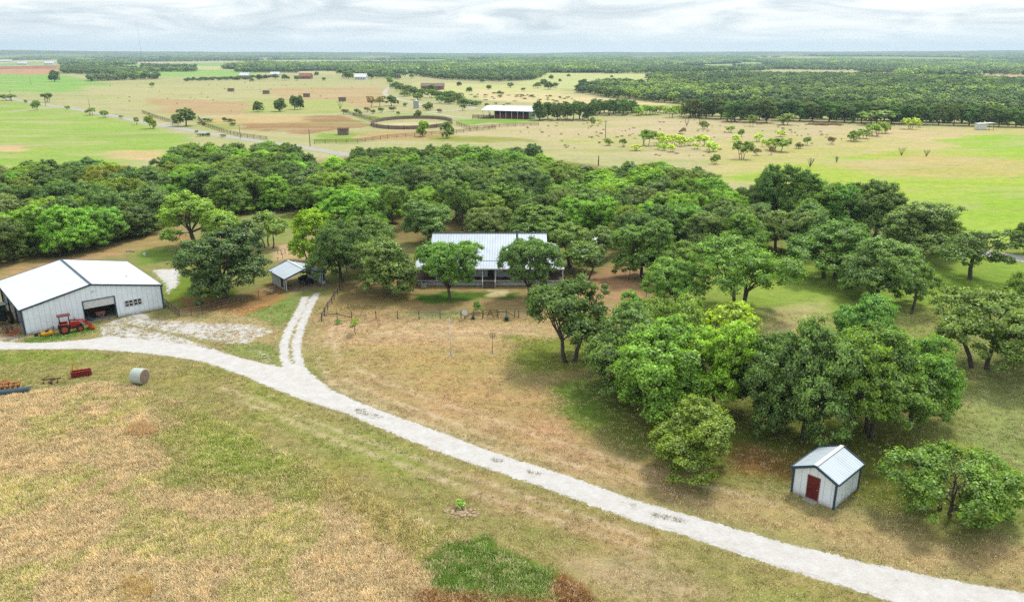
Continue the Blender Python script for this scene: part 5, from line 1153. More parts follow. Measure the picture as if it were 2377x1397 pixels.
yf = [(747, 746), (783, 744), (817, 742), (873, 741), (923, 741), (973, 741), (1022, 740), (1070, 740), (1079, 740), (1099, 739), (1120, 739)]
o, base = fence('yard_fence', [un(*q) for q in yf], 'pipe and wire fence across the front of the house yard, with gate', sub=50, pr=.055)
m = MB()
def pb(x0, x1, z0, z1, y0=742, y1=742): return m.tube([un(x0, y0) - base + Vector((0, 0, z0)), un(x1, y1) - base + Vector((0, 0, z1))], .05, 6)
pb(747, 783, .95, .95, 746, 744); pb(783, 817, .95, .3, 744, 742); pb(1079, 1099, .2, .85, 740, 739); pb(1099, 1120, .85, .85, 739, 739); m.build('brace', M['pipe'], o)
g0, g1 = un(1121, 739), un(1155, 739); gt_ = MB(); bb = base
def gl(a, b_, r=.04): gt_.tube([g0.lerp(g1, a[0]) - bb + Vector((0, 0, a[1])), g0.lerp(g1, b_[0]) - bb + Vector((0, 0, b_[1]))], r, 6)
for h in (.15, .5, .85, 1.2): gl((.04, h), (.96, h), .028)
gl((.04, .15), (.04, 1.25)); gl((.96, .15), (.96, 1.25)); gl((.28, .15), (.5, 1.2), .045); gl((.72, .15), (.5, 1.2), .045); gl((.38, .6), (.62, .6), .045)
gt_.build('gate', M['pipe'], o)
o2, base = fence('yard_fence', [un(*q) for q in [(1156, 739), (1175, 738), (1195, 738), (1204, 738), (1237, 737), (1275, 736), (1320, 734), (1370, 731), (1430, 728), (1512, 722), (1500, 690), (1488, 668), (1462, 640), (1440, 616)]], 'pipe and wire fence running right from the gate and back along the yard', sub=5, pr=.05)
m = MB(); pb(1156, 1175, .9, .9, 739, 738); pb(1175, 1195, .85, .25, 738, 738); m.build('brace', M['pipe'], o2)
fence('side_fence', [un(*q) for q in [(747, 746), (754, 733), (761, 720), (771, 706), (776, 696), (784, 683), (789, 674), (794, 667), (799, 660), (803, 650), (806, 630)]], 'fence of dark posts climbing from the pipe corner towards the carport oak', sub=50, pr=.06, rails=(.95,))
fence('garden_fence', [un(*q) for q in [(381, 708), (392, 717), (405, 727), (416, 736)]], 'short paling fence from the barn corner', sub=.7, pr=.035, ph=1.1, rails=(1.0,))
fence('wire_fence', [un(*q) for q in [(418, 738), (445, 733), (470, 729), (513, 716), (560, 704), (601, 692), (640, 680)]], 'thin wire fence between the bare earth strip and the huge dark oak', sub=3, pr=.035)
fence('meadow_fence', [un(*q) for q in [(2080, 540), (2200, 556), (2290, 566), (2377, 575), (2500, 590)]], 'light wire fence on the near edge of the bright green meadow', sub=3.2, pr=.04, ph=1.3)
for i, (x, y) in enumerate([(645, 590), (653, 592), (662, 589), (671, 591), (680, 588), (690, 590), (656, 600), (645, 608), (700, 586)]):
    P = un(x, y); m = MB(); m.tube([(0, 0, -.05), (.03, 0, .5), (-.05, .02, 1.0)], [.05, .04, .02], 5); m.tube([(0, 0, .55), (.25, .1, .9)], [.03, .015], 4); m.tube([(0, 0, .65), (-.22, .05, .95)], [.03, .015], 4)
    o = m.build('bare_vine', M['bark'], None, P); tag(o, 'bare stubby vine in the little plot behind the carport', 'vine', 'row of bare vines behind the carport')
# --- yard ornaments
P = un(1079, 740); ds = tag(empty('round_sign', P + Vector((0, -.15, 0))), 'round white disc on a post by the yard gate', 'disc')
m = MB(); m.tube([(0, 0, -.05), (0, 0, .9)], .05, 6); m.build('stand', M['pipe'], ds); m = MB(); m.lathe([(.40, -.02), (.42, 0), (.40, .03), (.30, .05)], (0, -.1, .98), 'Y', 28)
di = m.build('disc_face', M['white'], ds); m = MB(); m.lathe([(.43, .02), (.46, .0), (.43, .06)], (0, -.1, .98), 'Y', 28); m.build('disc_rim', M['trim_dark'], ds)
P = un(1046, 826); fp = tag(empty('flag_pole', P), 'tall white pole with short crossbar standing on a stone ring', 'pole')
m = MB(); m.tube([(0, 0, 0), (0, 0, 4.5)], [.05, .035], 8); m.build('shaft', M['white'], fp); m = MB(); m.bar((-.28, 0, 4.5), (.28, 0, 4.5), .06); m.build('crossbar', M['white'], fp)
def rocks(parent, n, R, s, seed, mat=None, z=0.0):
    r = random.Random(seed); m = MB()
    for k in range(n):
        a = 2 * math.pi * k / n + r.uniform(-.3, .3); rr_ = R * r.uniform(.6, 1.2); q = (math.cos(a) * rr_, math.sin(a) * rr_, z)
        ss = s * r.uniform(.6, 1.3); m.lathe([(ss, -.05), (ss * 1.1, ss * .3), (ss * .6, ss * .8)], q, 'Z', 6)
    return m.build('rocks', mat or M['rock'], parent)
rocks(fp, 8, .35, .14, 1)
P = un(1143, 820); wm = tag(empty('garden_windmill', P), 'little ornamental windmill on a thin post in the bare yard', 'windmill')
m = MB(); m.tube([(0, 0, 0), (0, 0, 2.3)], [.045, .03], 8); m.build('tower', M['rust_roof'], wm)
m = MB()
for k in range(9):
    a = 2 * math.pi * k / 9; m.prism([(math.cos(a) * .08, -.14, 2.32 + math.sin(a) * .08), (math.cos(a - .16) * .38, -.16, 2.32 + math.sin(a - .16) * .38), (math.cos(a + .16) * .38, -.10, 2.32 + math.sin(a + .16) * .38)], (0, .015, 0))
m.lathe([(.07, -.18), (.07, -.08)], (0, 0, 2.32), 'Y', 10); m.build('wind_wheel', M['trim_dark'], wm)
m = MB(); m.bar((0, -.1, 2.32), (.0, .35, 2.32), .03); m.prism([(-.01, .3, 2.22), (-.01, .6, 2.15), (-.01, .6, 2.5), (-.01, .3, 2.42)], (.02, 0, 0)); m.build('tail', M['galv'], wm); rocks(wm, 6, .22, .1, 2)
def agave(px, py, R, n, label, seed):
    P = un(px, py); r = random.Random(seed); m = MB()
    for k in range(n):
        a = r.uniform(0, 6.28); el = r.uniform(.15, 1.35); l = R * r.uniform(.75, 1.1); tip = Vector((math.cos(a) * math.cos(el) * l, math.sin(a) * math.cos(el) * l, math.sin(el) * l))
        s = Vector((-math.sin(a), math.cos(a), 0)) * .035; mid_ = tip * .5 + Vector((0, 0, .06)); m.add([s * 1, -s * 1, mid_ - s, mid_ + s, tip], [(0, 1, 2, 3), (3, 2, 4)])
    o = m.build('yucca_plant', M['agave'], None, P); return tag(o, label, 'yucca')
M['agave'] = pmat('yucca_leaf', (104, 132, 96), .7, vary=.25)
agave(1098, 741, .55, 90, 'spiky yucca left of the yard gate', 1); agave(1176, 744, .75, 130, 'larger spiky yucca right of the yard gate', 2)
P = un(1070, 1190); sp_ = tag(empty('soil_heap', P), 'small heap of pale dug soil on the mown strip', 'soil heap')
m = MB(); r = random.Random(6)
for k in range(60): q_ = r.uniform(.08, .2); m.lathe([(q_, -.05), (q_ * .9, q_ * .4), (q_ * .3, q_ * .7)], (r.gauss(0, .6), r.gauss(0, .4), 0), 'Z', 6)
m.build('heap', M['soil'], sp_)
def stump(px, py, label): P = un(px, py); m = MB(); m.tube([(0, 0, 0), (0, .02, .32)], [.24, .2], 8); m.tube([(.3, .1, .12), (1.4, -.2, .14)], .13, 7); return tag(m.build('cut_log', M['rock'], None, P), label, 'log')
stump(296, 584, 'pale cut log lying on the grass behind the barn')
for x, y, l in ((336, 594, 'small white bucket standing on the grass behind the barn'), (689, 556, 'white post marker at the foot of the lime green tree')):
    m = MB(); m.lathe([(.18, 0), (.22, .5), (.15, .52)], (0, 0, 0), 'Z', 12); tag(m.build('bucket' if x < 400 else 'marker', M['white'], None, un(x, y)), l, 'bucket' if x < 400 else 'marker')
# debris heap left of carport
P = un(630, 682); db = tag(empty('branch_pile', P), 'heap of dark branches left of the carport wall', 'brush pile'); m = MB(); r = random.Random(9)
for k in range(40): a = r.uniform(0, 6.28); q = Vector((r.gauss(0, .4), r.gauss(0, .3), r.uniform(.02, .2))); m.tube([q, q + Vector((math.cos(a) * .8, math.sin(a) * .5, r.uniform(0, .5)))], [.03, .01], 4)
m.build('branches', M['bark'], db)

# ------------------------------------------------------------------ middle distance
def pole(px, py, ty, label, cross=True, lean=0.0, r=.16):
    P = un(px, py); H = height_of(P, ty); o = tag(empty('utility_pole', P), label, 'utility pole'); m = MB(); m.tube([(0, 0, -.2), (lean * H, 0, H)], [r, r * .7], 8); m.build('pole_shaft', M['pole'], o)
    if cross: m = MB(); m.bar((lean * H - .8, 0, H - .4), (lean * H + .8, 0, H - .4), .14); m.build('crossarm', M['pole'], o)
pole(1405, 322, 280, 'wooden utility pole in the open brown pasture'); pole(1624, 286, 240, 'utility pole before the dark tree belt, above the mesquite bushes'); pole(2083, 282, 238, 'leaning utility pole in front of the dark tree belt', False, .22)
pole(720, 340, 300, 'utility pole by the county road bend behind the wood', False); pole(558, 322, 290, 'thin utility pole left of the brown paddock', False, r=.11); pole(208, 250, 232, 'utility pole beside the straight county road', False, r=.14)
pole(72, 197, 178, 'far utility pole in the bright green field', False); pole(27, 236, 211, 'utility pole by the road at the left edge', True); pole(106, 246, 227, 'utility pole next to the small roadside tree', False)
pole(1389, 385, 362, 'short post just above the wood crowns', False, r=.2); pole(349, 285, 262, 'pole among the roadside bushes near the ranch gate', False, r=.12)
P = un(328, 128); ms = 1900 / P.length
tm_ = tag(empty('radio_mast', (P.x * ms, P.y * ms, float(zfun(np.array([P.x * ms]), np.array([P.y * ms]))[0])), 0), 'thin radio mast rising above the left horizon', 'mast'); m = MB()
for k in range(3): a = k * 2.09; m.tube([(math.cos(a) * .9, math.sin(a) * .9, 0), (math.cos(a) * .9, math.sin(a) * .9, 90)], .08, 4)
for z in range(0, 90, 6): m.bar((.9, 0, z), (-.45, .78, z + 6), .03); m.bar((-.45, .78, z), (-.45, -.78, z + 6), .03)
m.build('lattice', M['galv'], tm_)
def wood_shed(px, py, wpx, hpx, label, rz=0.06):
    P = un(px, py); k = depth(P) / FPX; W = wpx * k; H = hpx * k; o = tag(empty('run_in_shed', P + Vector((-W / 2, 0, 0)), rz), label, 'animal shelter', None)
    m = MB(); m.box((W / 2, 0, H * .45), (W, .12, H * .9)); m.box((.06, W * .35, H * .42), (.12, W * .7, H * .84)); m.box((W - .06, W * .35, H * .42), (.12, W * .7, H * .84)); m.build('wall', M['brown_wood'], o)
    m = MB(); m.box((W / 2, W * .35, H * .95), (W * 1.12, W * .85, .12), rx=.06); m.build('roof', M['rust'], o)
for a in [(535, 213, 13, 7, 'brown shelter shed farthest left in the ranch pasture'), (617, 219, 14, 8, 'brown shelter shed above the pair of round dark trees'), (711, 226, 14, 8, 'brown shelter shed right of the pair of round trees'), (794, 236, 16, 9, 'brown shelter shed above the bare tree'), (796, 314, 24, 15, 'nearest brown board shed beside the round pen')]: wood_shed(*a)
# round pen
C = un(957, 287.5); a0 = (un(1050, 287).x - un(866, 287).x) / 2; b0 = (un(957, 276).y - un(957, 301).y) / 2
pen = tag(empty('round_pen', C), 'oval riding pen with tall brown board wall', 'riding pen'); m = MB(); n = 64
for k in range(n):
    t0, t1 = 2 * math.pi * k / n, 2 * math.pi * (k + 1) / n; p = Vector((a0 * math.cos(t0), b0 * math.sin(t0), 0)); q = Vector((a0 * math.cos(t1), b0 * math.sin(t1), 0))
    m.bar(p + Vector((0, 0, .85)), q + Vector((0, 0, .85)), .12, 1.7)
m.build('board_wall', M['brown_wood'], pen); m = MB()
for k in range(0, n, 4): t0 = 2 * math.pi * k / n; m.tube([(a0 * math.cos(t0) * 1.006, b0 * math.sin(t0) * 1.006, 0), (a0 * math.cos(t0) * 1.006, b0 * math.sin(t0) * 1.006, 2.1)], .09, 5)
m.build('pen_posts', M['rust'], pen)
# horse barn
P1, P2 = un(1121, 275), un(1228, 277); hbn = tag(empty('horse_barn', P1, math.atan2(P2.y - P1.y, P2.x - P1.x)), 'white-roofed open horse barn with red-brown stalls', 'barn'); W = (P2 - P1).length; D = 26
m = MB(); m.prism([(-1, -1, 4.2), (W + 3, -1, 3.9), (W + 3, D * .5, 5.9), (-1, D * .5, 5.9)], (0, 0, .15)); m.prism([(-1, D * .5, 5.9), (W + 3, D * .5, 5.9), (W + 3, D, 4.0), (-1, D, 4.0)], (0, 0, .15)); m.build('roof', M['roof_white'], hbn)
for k in range(9): m = MB(); m.box((k * W / 8, .2, 2.05), (.22, .22, 4.1)); m.build('post', M['white'], hbn)
m = MB(); m.box((W / 2 + 3, 4, 1.3), (W - 6, .2, 2.6)); m.box((W / 2 + 3, 1.0, .8), (W - 6, .15, 1.5)); m.build('stall_wall', M['red_door'], hbn)
m = MB(); m.box((W / 2, D - 1, 2), (W, .2, 4)); m.build('back_wall', M['dark'], hbn)
m = MB(); m.box((W + 1.2, 1.6, 2), (3.2, .2, 4)); m.box((W + 2.8, D / 2, 2), (.2, D - 3, 4)); m.build('end_wall', M['white'], hbn)
P = un(1097, 276); o, _ = fence('board_corral', [P, un(1136, 277), un(1138, 270)], 'dark board corral at the left end of the horse barn', sub=3, pr=.12, ph=2.4, wires=(), rails=(.4, .8, 1.2, 1.6, 2.0), mat=M['rust'])
# silo
P = un(966, 252); si = tag(empty('water_tank', P), 'pale cylindrical water tank beside the ranch drive', 'tank'); m = MB(); m.lathe([(1.75, 0), (1.75, 4.6), (1.6, 4.8), (.3, 5.4)], (0, 0, 0), 'Z', 24); m.build('shell', M['galv'], si)
def farhouse(px, py, wpx, hw, label, wallm, roofm, dep=10, rz=0.0, name='farmhouse', zr=None):
    P = un(px, py); P.z = float(zfun(np.array([P.x]), np.array([P.y]))[0]); k = depth(P) / FPX; W = wpx * k; o = tag(empty(name, P - Vector((W / 2, 0, 0)), rz), label, 'house' if name == 'farmhouse' else 'farm building')
    m = MB(); m.box((W / 2, dep / 2, hw / 2), (W, dep, hw)); m.build('wall', wallm, o); zr = zr or hw + dep * .28
    m = MB(); m.prism([(-.6, -.8, hw - .1), (-.6, dep / 2, zr), (-.6, dep + .8, hw - .1)], (W + 1.2, 0, 0)); m.build('roof', roofm, o)
    m = MB()
    for i in range(4): m.box((W * (.15 + .23 * i), -.03, hw * .5), (W * .09, .1, hw * .4))
    m.build('window', M['glass'], o)
    return o
farhouse(1003, 209, 52, 3.6, 'brown-roofed ranch house behind the clump of trees', M['brick'], M['brown_roof'], 12, zr=6.2)
farhouse(707, 184, 27, 3.6, 'distant brick house with rust-red roof', M['brick'], M['rust_roof'], 14); farhouse(566, 181, 20, 3.5, 'distant white metal building left of the far copse', M['white'], M['roof_white'], 12, name='far_barn')
farhouse(836, 186, 26, 3.8, 'distant low white building right of the round green tree', M['white'], M['roof_white'], 14, name='far_barn'); farhouse(637, 178, 20, 3.2, 'white building among the trees left of the brick house', M['white'], M['roof_white'], 12, name='far_barn')
for x, y, w_, l in ((170, 149, 24, 'white farm building above the red ploughed field'), (112, 147, 22, 'pale farm building left of the white one beyond the ploughed field'), (50, 146, 22, 'long pale farm building nearest the left edge on the skyline'), (12, 142, 26, 'white shed roof at the far left corner of the horizon')): farhouse(x, y, w_, 4.5, l, M['white'], M['roof_white'], 20, name='far_barn')
P = un(2270, 302); ws = tag(empty('field_shelter', P), 'little white open-sided shelter at the top right of the meadow', 'shelter'); m = MB(); m.box((1.9, 0, 1.35), (3.8, .12, 2.5)); m.box((.06, 1.6, 1.3), (.12, 3.2, 2.4)); m.build('wall', M['white'], ws)
m = MB(); m.box((3.6, 1.6, 2.9), (7.6, 4.2, .14), ry=-.05); m.build('roof', M['roof_white'], ws)
for x, y in ((7.0, 0), (7.0, 3.2), (4, 3.2)): m = MB(); m.box((x, y, 1.4), (.14, .14, 2.9)); m.build('post', M['trim_dark'], ws)
P = un(1912, 290); mh = tag(empty('compost_heap', P), 'long heap of brown compost lying in the pasture', 'compost heap'); m = MB(); r = random.Random(4)
for k in range(70): x = r.uniform(-9, 9); s = 1.9 * (1 - abs(x) / 12) * r.uniform(.6, 1.2); m.lathe([(s, -.3), (s * .85, s * .35), (s * .3, s * .7)], (x, r.gauss(0, 2.2), 0), 'Z', 7)
m.build('heap', M['mulch'], mh)
for pts, lb in (([(330, 262), (365, 275), (395, 284), (420, 288)], 'dark rail fence before the ranch gate'), ([(400, 291), (415, 292)], 'board panel beside the ranch gate'),
                ([(460, 276), (475, 292), (520, 308), (560, 318), (620, 326)], 'wire fence curving round the left side of the brown paddock'), ([(800, 262), (866, 284)], 'rail fence running down to the round pen'), ([(730, 334), (830, 332), (900, 322), (1060, 310), (1150, 300)], 'pasture fence below the round pen'),
                ([(1060, 290), (1090, 300), (1160, 296), (1250, 292)], 'pipe fence in front of the horse barn lawn'), ([(820, 268), (880, 280)], 'green lawn fence left of the pen')):
    fence('ranch_fence', [un(*q) for q in pts], lb, sub=4.5, pr=.09, ph=1.6, wires=(), rails=(.5, 1.0, 1.45), mat=M['rust'])
# individual trees and bushes beyond the wood
mids = [(O[0], 127, 190, 164, 26, DARK, 'lone dark round tree on the green field far left'), (SMALL[0], 112, 238, 216, 24, MIDG, 'small tree on a visible trunk beside the straight road'), (O[4], 432, 293, 252, 48, DARK, 'bushy dark tree at the ranch gate by the road'),
 (O[0], 599, 260, 236, 22, DARK, 'first and smallest of three dark round trees in the ranch pasture'), (O[6], 651, 259, 229, 30, DARK, 'middle round dark tree in the ranch pasture'), (O[4], 684, 254, 222, 22, DARK, 'left half of the tight pair of dark trees in the ranch pasture'), (O[0], 697, 255, 222, 20, DARK, 'right half of the tight pair of dark trees in the ranch pasture'),
 (SMALL[1], 353, 203, 192, 13, MIDG, 'tiny lone tree on the pale pasture far left'), (FORK, 862, 250, 224, 22, BROWN, 'brown autumn tree near the ranch drive'), (FORK, 882, 248, 224, 24, OLIVE, 'olive tree between the brown tree and the dark one near the ranch drive'), (O[4], 909, 246, 222, 28, DARK, 'dark leafy tree right of the olive tree near the ranch drive'),
 (BUSHY, 979, 317, 281, 34, BRT, 'bright green round tree in front of the round pen'), (BUSHY, 1040, 321, 284, 33, MIDG, 'darker green tree right of the bright one by the round pen'), (O[0], 970, 275, 256, 20, GREY, 'grey-green tree behind the round pen'), (O[0], 995, 256, 238, 24, MIDG, 'round tree right of the water tank'), (SMALL[0], 1075, 257, 242, 16, MIDG, 'small round tree between tank and horse barn'),
 (O[0], 905, 194, 179, 17, BRT, 'green tree where the ranch drive leaves the pasture'), (O[0], 809, 184, 165, 24, MIDG, 'round tree left of the distant low white building'), (O[0], 790, 172, 160, 16, MIDG, 'small round tree above the round tree near the distant white building'), (O[0], 1003, 210, 196, 18, MIDG, 'tree in front of the brown-roofed ranch house'),
 (BUSHY, 353, 299, 268, 28, BRT, 'tall bright roadside bush nearest the ranch gate')]
for a in mids: ptree(*a, name='pasture_tree')
for i, (x, y, ty, w_) in enumerate([(20, 234, 219, 34), (85, 256, 233, 20), (212, 268, 250, 24), (243, 274, 257, 22), (157, 254, 246, 12), (282, 276, 268, 10), (318, 290, 272, 14), (60, 240, 232, 8)]):
    ptree(MESQ[i % 3], x, y, ty, w_, (0.15, 0.22, 0.05), 'green bush on the verge of the straight county road', 'roadside_bush', 'bush', 'bushes along the county road')
for i, (x, y, s) in enumerate([(800, 266, 12), (829, 264, 11), (852, 261, 12), (837, 268, 9), (866, 264, 9), (885, 262, 12), (912, 260, 12), (940, 248, 9), (985, 251, 9), (925, 268, 9), (1020, 262, 9), (1105, 248, 10), (1130, 250, 10)]):
    ptree(MESQ[i % 3], x, y, y - s, s + 3, (0.09, 0.14, 0.05) if i % 2 else (0.13, 0.12, 0.06), 'small round ornamental bush on the ranch lawn', 'lawn_bush', 'bush', 'ornamental bushes on the ranch lawn')
clump = [(918, 205, 190), (930, 212, 194), (945, 216, 198), (962, 222, 202), (980, 226, 206), (1000, 228, 208), (1015, 226, 210), (1035, 232, 212), (1050, 232, 212), (1065, 238, 216), (940, 224, 212), (970, 232, 216), (1022, 240, 222), (1045, 242, 224), (1075, 244, 228), (1090, 246, 232), (1105, 244, 234)]
for i, (x, y, ty) in enumerate(clump): ptree(O[i % 7], x, y, ty, 26, MIDG if i % 3 else GREY, 'tree in the clump below the brown-roofed ranch house', 'pasture_tree', 'tree', 'tree clump below the ranch house')
for i, x in enumerate([1252, 1272, 1294, 1314, 1330, 1346, 1366]): ptree(O[i % 7], x, 280 - (i % 2) * 3, 236 + (i * 7 % 5), 36, DARK, 'dark oak in the row just right of the horse barn', 'oak_tree', 'tree', 'dark oaks right of the horse barn')
for i in range(9): ptree(O[(i + 2) % 7], 1380 + i * 11, 268 - (i % 3) * 3, 230 + (i * 5 % 6), 34, DARK if i % 2 else GREY, 'oak in the thicket above the brown pasture', 'oak_tree', 'tree', 'thicket above the brown pasture')
r = random.Random(77)
for i in range(46):
    x = 1600 + i * 18 + r.uniform(-4, 4); fy = 272 + (x - 1600) / 780 * 22; w_ = r.uniform(40, 54)
    ptree(O[(6, 2, 0, 6)[r.randrange(4)]], x, fy + 2 - (i % 2) * 6 + (6 if 1700 < x < 1790 else 0), fy - r.uniform(40, 47), w_, tuple(v * r.uniform(.85, 1.1) for v in DARK), 'dark oak in the long shelter belt behind the pasture', 'oak_tree', 'tree', 'dark shelter belt of oaks')
for i in range(16): x = 1470 + i * 11; ptree(MESQ[i % 3], x, 270 + r.uniform(-10, 4), 245 + r.uniform(-4, 6), 26, MESQC if i % 3 else BRT, 'light green mesquite in the thicket left of the dark shelter belt', 'mesquite_tree', 'tree', 'mesquite thicket by the shelter belt')
mq = [(1500, 338, 302, 40, 1), (1532, 332, 308, 26, 0), (1545, 342, 318, 24, 0), (1562, 336, 312, 30, 0), (1580, 340, 316, 26, 0), (1600, 338, 320, 22, 0), (1476, 350, 337, 26, 0), (1412, 338, 322, 22, 2), (1446, 341, 322, 16, 2), (1560, 353, 335, 24, 0), (1541, 350, 334, 18, 0), (1528, 347, 332, 14, 0), (1630, 338, 314, 32, 0), (1652, 352, 330, 34, 0), (1616, 346, 332, 22, 0),
      (1722, 370, 328, 46, 2), (1660, 381, 358, 24, 2), (1695, 308, 293, 20, 1), (1744, 294, 268, 20, 2), (1720, 318, 300, 14, 2), (1760, 329, 310, 22, 0), (1771, 341, 324, 14, 0), (1708, 330, 314, 20, 0), (1790, 348, 322, 26, 1), (1806, 352, 322, 50, 1), (1633, 300, 281, 22, 2), (1585, 312, 297, 16, 3), (1693, 282, 262, 34, 2), (1822, 290, 264, 42, 2), (1872, 338, 318, 18, 2), (1812, 318, 304, 24, 0),
      (1982, 328, 303, 40, 2), (2005, 322, 300, 30, 2), (2030, 316, 288, 40, 1), (2052, 310, 284, 34, 1), (2032, 290, 256, 72, 2), (2112, 300, 274, 36, 0), (2132, 296, 281, 14, 0), (1930, 335, 318, 18, 3), (1980, 283, 270, 14, 0), (1375, 292, 272, 14, 2), (1392, 288, 276, 14, 0), (1790, 360, 340, 14, 3), (1855, 345, 333, 20, 3), (1757, 361, 345, 18, 3)]
mc = [(0.30, 0.40, 0.09), (0.15, 0.24, 0.05), (0.14, 0.2, 0.065), (0.15, 0.13, 0.075)]
for i, (x, y, ty, w_, c_) in enumerate(mq): ptree(MESQ[i % 3], x, y, ty, w_, mc[c_], ('light green', 'deep green', 'dull green', 'brownish')[c_] + ' mesquite bush scattered on the brown pasture', 'mesquite_bush', 'bush', ('light green', 'deep green', 'dull green', 'brownish')[c_] + ' mesquites on the pasture')
for i, (x, y, s_) in enumerate([(735, 176, 9), (752, 188, 8), (870, 170, 10), (885, 176, 9), (940, 178, 12), (955, 182, 10), (1065, 200, 10), (1090, 214, 12), (1120, 192, 9), (1135, 208, 10), (1160, 220, 9), (1185, 204, 12), (1215, 212, 8), (1280, 184, 10), (1300, 190, 7), (1320, 179, 7), (1420, 181, 6), (640, 184, 12), (662, 187, 14), (690, 188, 12), (602, 186, 13), (616, 184, 10), (585, 190, 8), (1262, 200, 16), (1275, 208, 18), (1248, 205, 14), (1290, 204, 12), (1352, 200, 16), (1365, 206, 12)]):
    ptree(O[i % 7], x, y, y - s_, s_ * 1.25, (DARK, MIDG, GREY)[i % 3], 'lone tree dotted over the far ranch land', 'pasture_tree', 'tree', 'lone trees on the far ranch land')
def deadbush(px, py, ty, label, seed):
    P = un(px, py); H = height_of(P, ty); r = random.Random(seed); m = MB()
    for k in range(13):
        a = r.uniform(0, 6.28); e = Vector((math.cos(a) * r.uniform(.2, .6), math.sin(a) * .4, 1)) * H; mm = e * .5 + Vector((r.uniform(-.1, .1), 0, .1)); m.tube([(0, 0, 0), mm, e * r.uniform(.8, 1.05)], [.05, .03, .01], 4)
        for j in range(3): q = mm.lerp(e, j * .3); m.tube([q, q + Vector((r.uniform(-.5, .5), r.uniform(-.4, .4), r.uniform(.2, .6)))], [.03, .01], 3)
    tag(m.build('dead_bush', M['bark'], None, P), label, 'dead bush')
deadbush(2092, 362, 342, 'larger grey dead bush in the upper meadow', 1); deadbush(2150, 364, 348, 'dead bush right of the larger grey one in the meadow', 2); deadbush(1880, 388, 366, 'dead bush nearest the row of meadow oaks', 3); deadbush(1942, 377, 364, 'smallest dead bush on the meadow', 4); deadbush(790, 254, 234, 'bare forked tree below the brown shed', 5); deadbush(412, 608, 575, 'bare leafless sapling left of the huge dark oak', 6); deadbush(1594, 293, 273, 'bare dead tree among the mesquites', 7)
# scattered low weeds and brush on the pastures
def scat_low(name, P, n, seed, hs, ws, cols, label):
    pts = np.array(poisson(P, n * 3, .5, seed, maxpts=n)); k = len(pts); rs = np.random.RandomState(seed); h = rs.uniform(*hs, k); w_ = rs.uniform(*ws, k); t_ = np.array(cols)[rs.randint(0, len(cols), k)] * rs.uniform(.8, 1.2, (k, 1))
    rot = np.zeros((k, 3)); rot[:, 2] = rs.uniform(0, 6.28, k); return scatter(name, np.column_stack([pts, np.zeros(k)]), rot, np.stack([w_ / 4.6, w_ / 4.6, h / 3.6], 1), t_, [combined(T, 'brush_kind') for T in MESQ], label, 'brush')
scat_low('pasture_brush', GP([(1070, 296), (1500, 276), (2100, 290), (2000, 330), (1650, 370), (1300, 350), (1260, 325)]), 130, 3, (.3, .8), (.6, 2.2), [(.24, .19, .11), (.24, .24, .09), (.34, .30, .15)], 'low brown and green brush dotted over the pasture')
scat_low('field_brush', GP([(1000, 210), (1350, 226), (1500, 245), (1280, 262), (1100, 240)]), 90, 4, (.5, 1.6), (1.5, 5), [(.06, .085, .04), (.09, .12, .04)], 'dark low brush in the pale field above the horse barn')
scat_low('left_field_brush', GP([(200, 200), (600, 190), (880, 205), (860, 240), (500, 262), (250, 245)]), 60, 5, (.3, 1.0), (.6, 1.8), [(.13, .16, .06)], 'small weeds dotted over the left pasture')
scat_low('hedgerow', GP([(425, 190), (560, 186), (640, 181), (640, 179), (430, 186)]), 130, 15, (2.0, 4.0), (4, 8), [(.075, .11, .045), (.11, .14, .06)], 'dark hedge of scrub crossing the far pasture')
scat_low('hedgerow', GP([(540, 268), (560, 300), (470, 276), (445, 300), (470, 312), (560, 322), (470, 322), (440, 310)]), 60, 16, (1.0, 2.4), (2, 4), [(.10, .15, .05)], 'scrub thicket beside the county road bend')

# ------------------------------------------------------------------ grass
def tuft(seed, n, h, spread, wd):
    rs = np.random.RandomState(seed); V = []; F = []; lv = []
    for i in range(n):
        a = rs.uniform(0, 6.28); b0_ = rs.normal(size=2) * spread * .4; ln = h * rs.uniform(.5, 1.1); lean = rs.uniform(.15, .9); e = np.array([math.cos(a) * lean * ln, math.sin(a) * lean * ln, ln * (1 - lean * .45)])
        s = np.array([-math.sin(a), math.cos(a), 0]) * wd; p = np.array([b0_[0], b0_[1], -.02]); o_ = len(V)
        V += [p - s, p + s, p + e * .55 + s * .8 + [0, 0, ln * .08], p + e * .55 - s * .8 + [0, 0, ln * .08], p + e + s * .1, p + e - s * .1]; F += [(o_, o_ + 1, o_ + 2, o_ + 3), (o_ + 3, o_ + 2, o_ + 4, o_ + 5)]; lv += [rs.uniform(0, 1)] * 6
    return mesh_np('tuft', V, F, M['grass'], False, [('leafv', 'FLOAT', lv)])
tall = [tuft(i, 24, .36, .42, .016) for i in range(4)]; short = [tuft(10 + i, 18, .16, .32, .014) for i in range(3)]
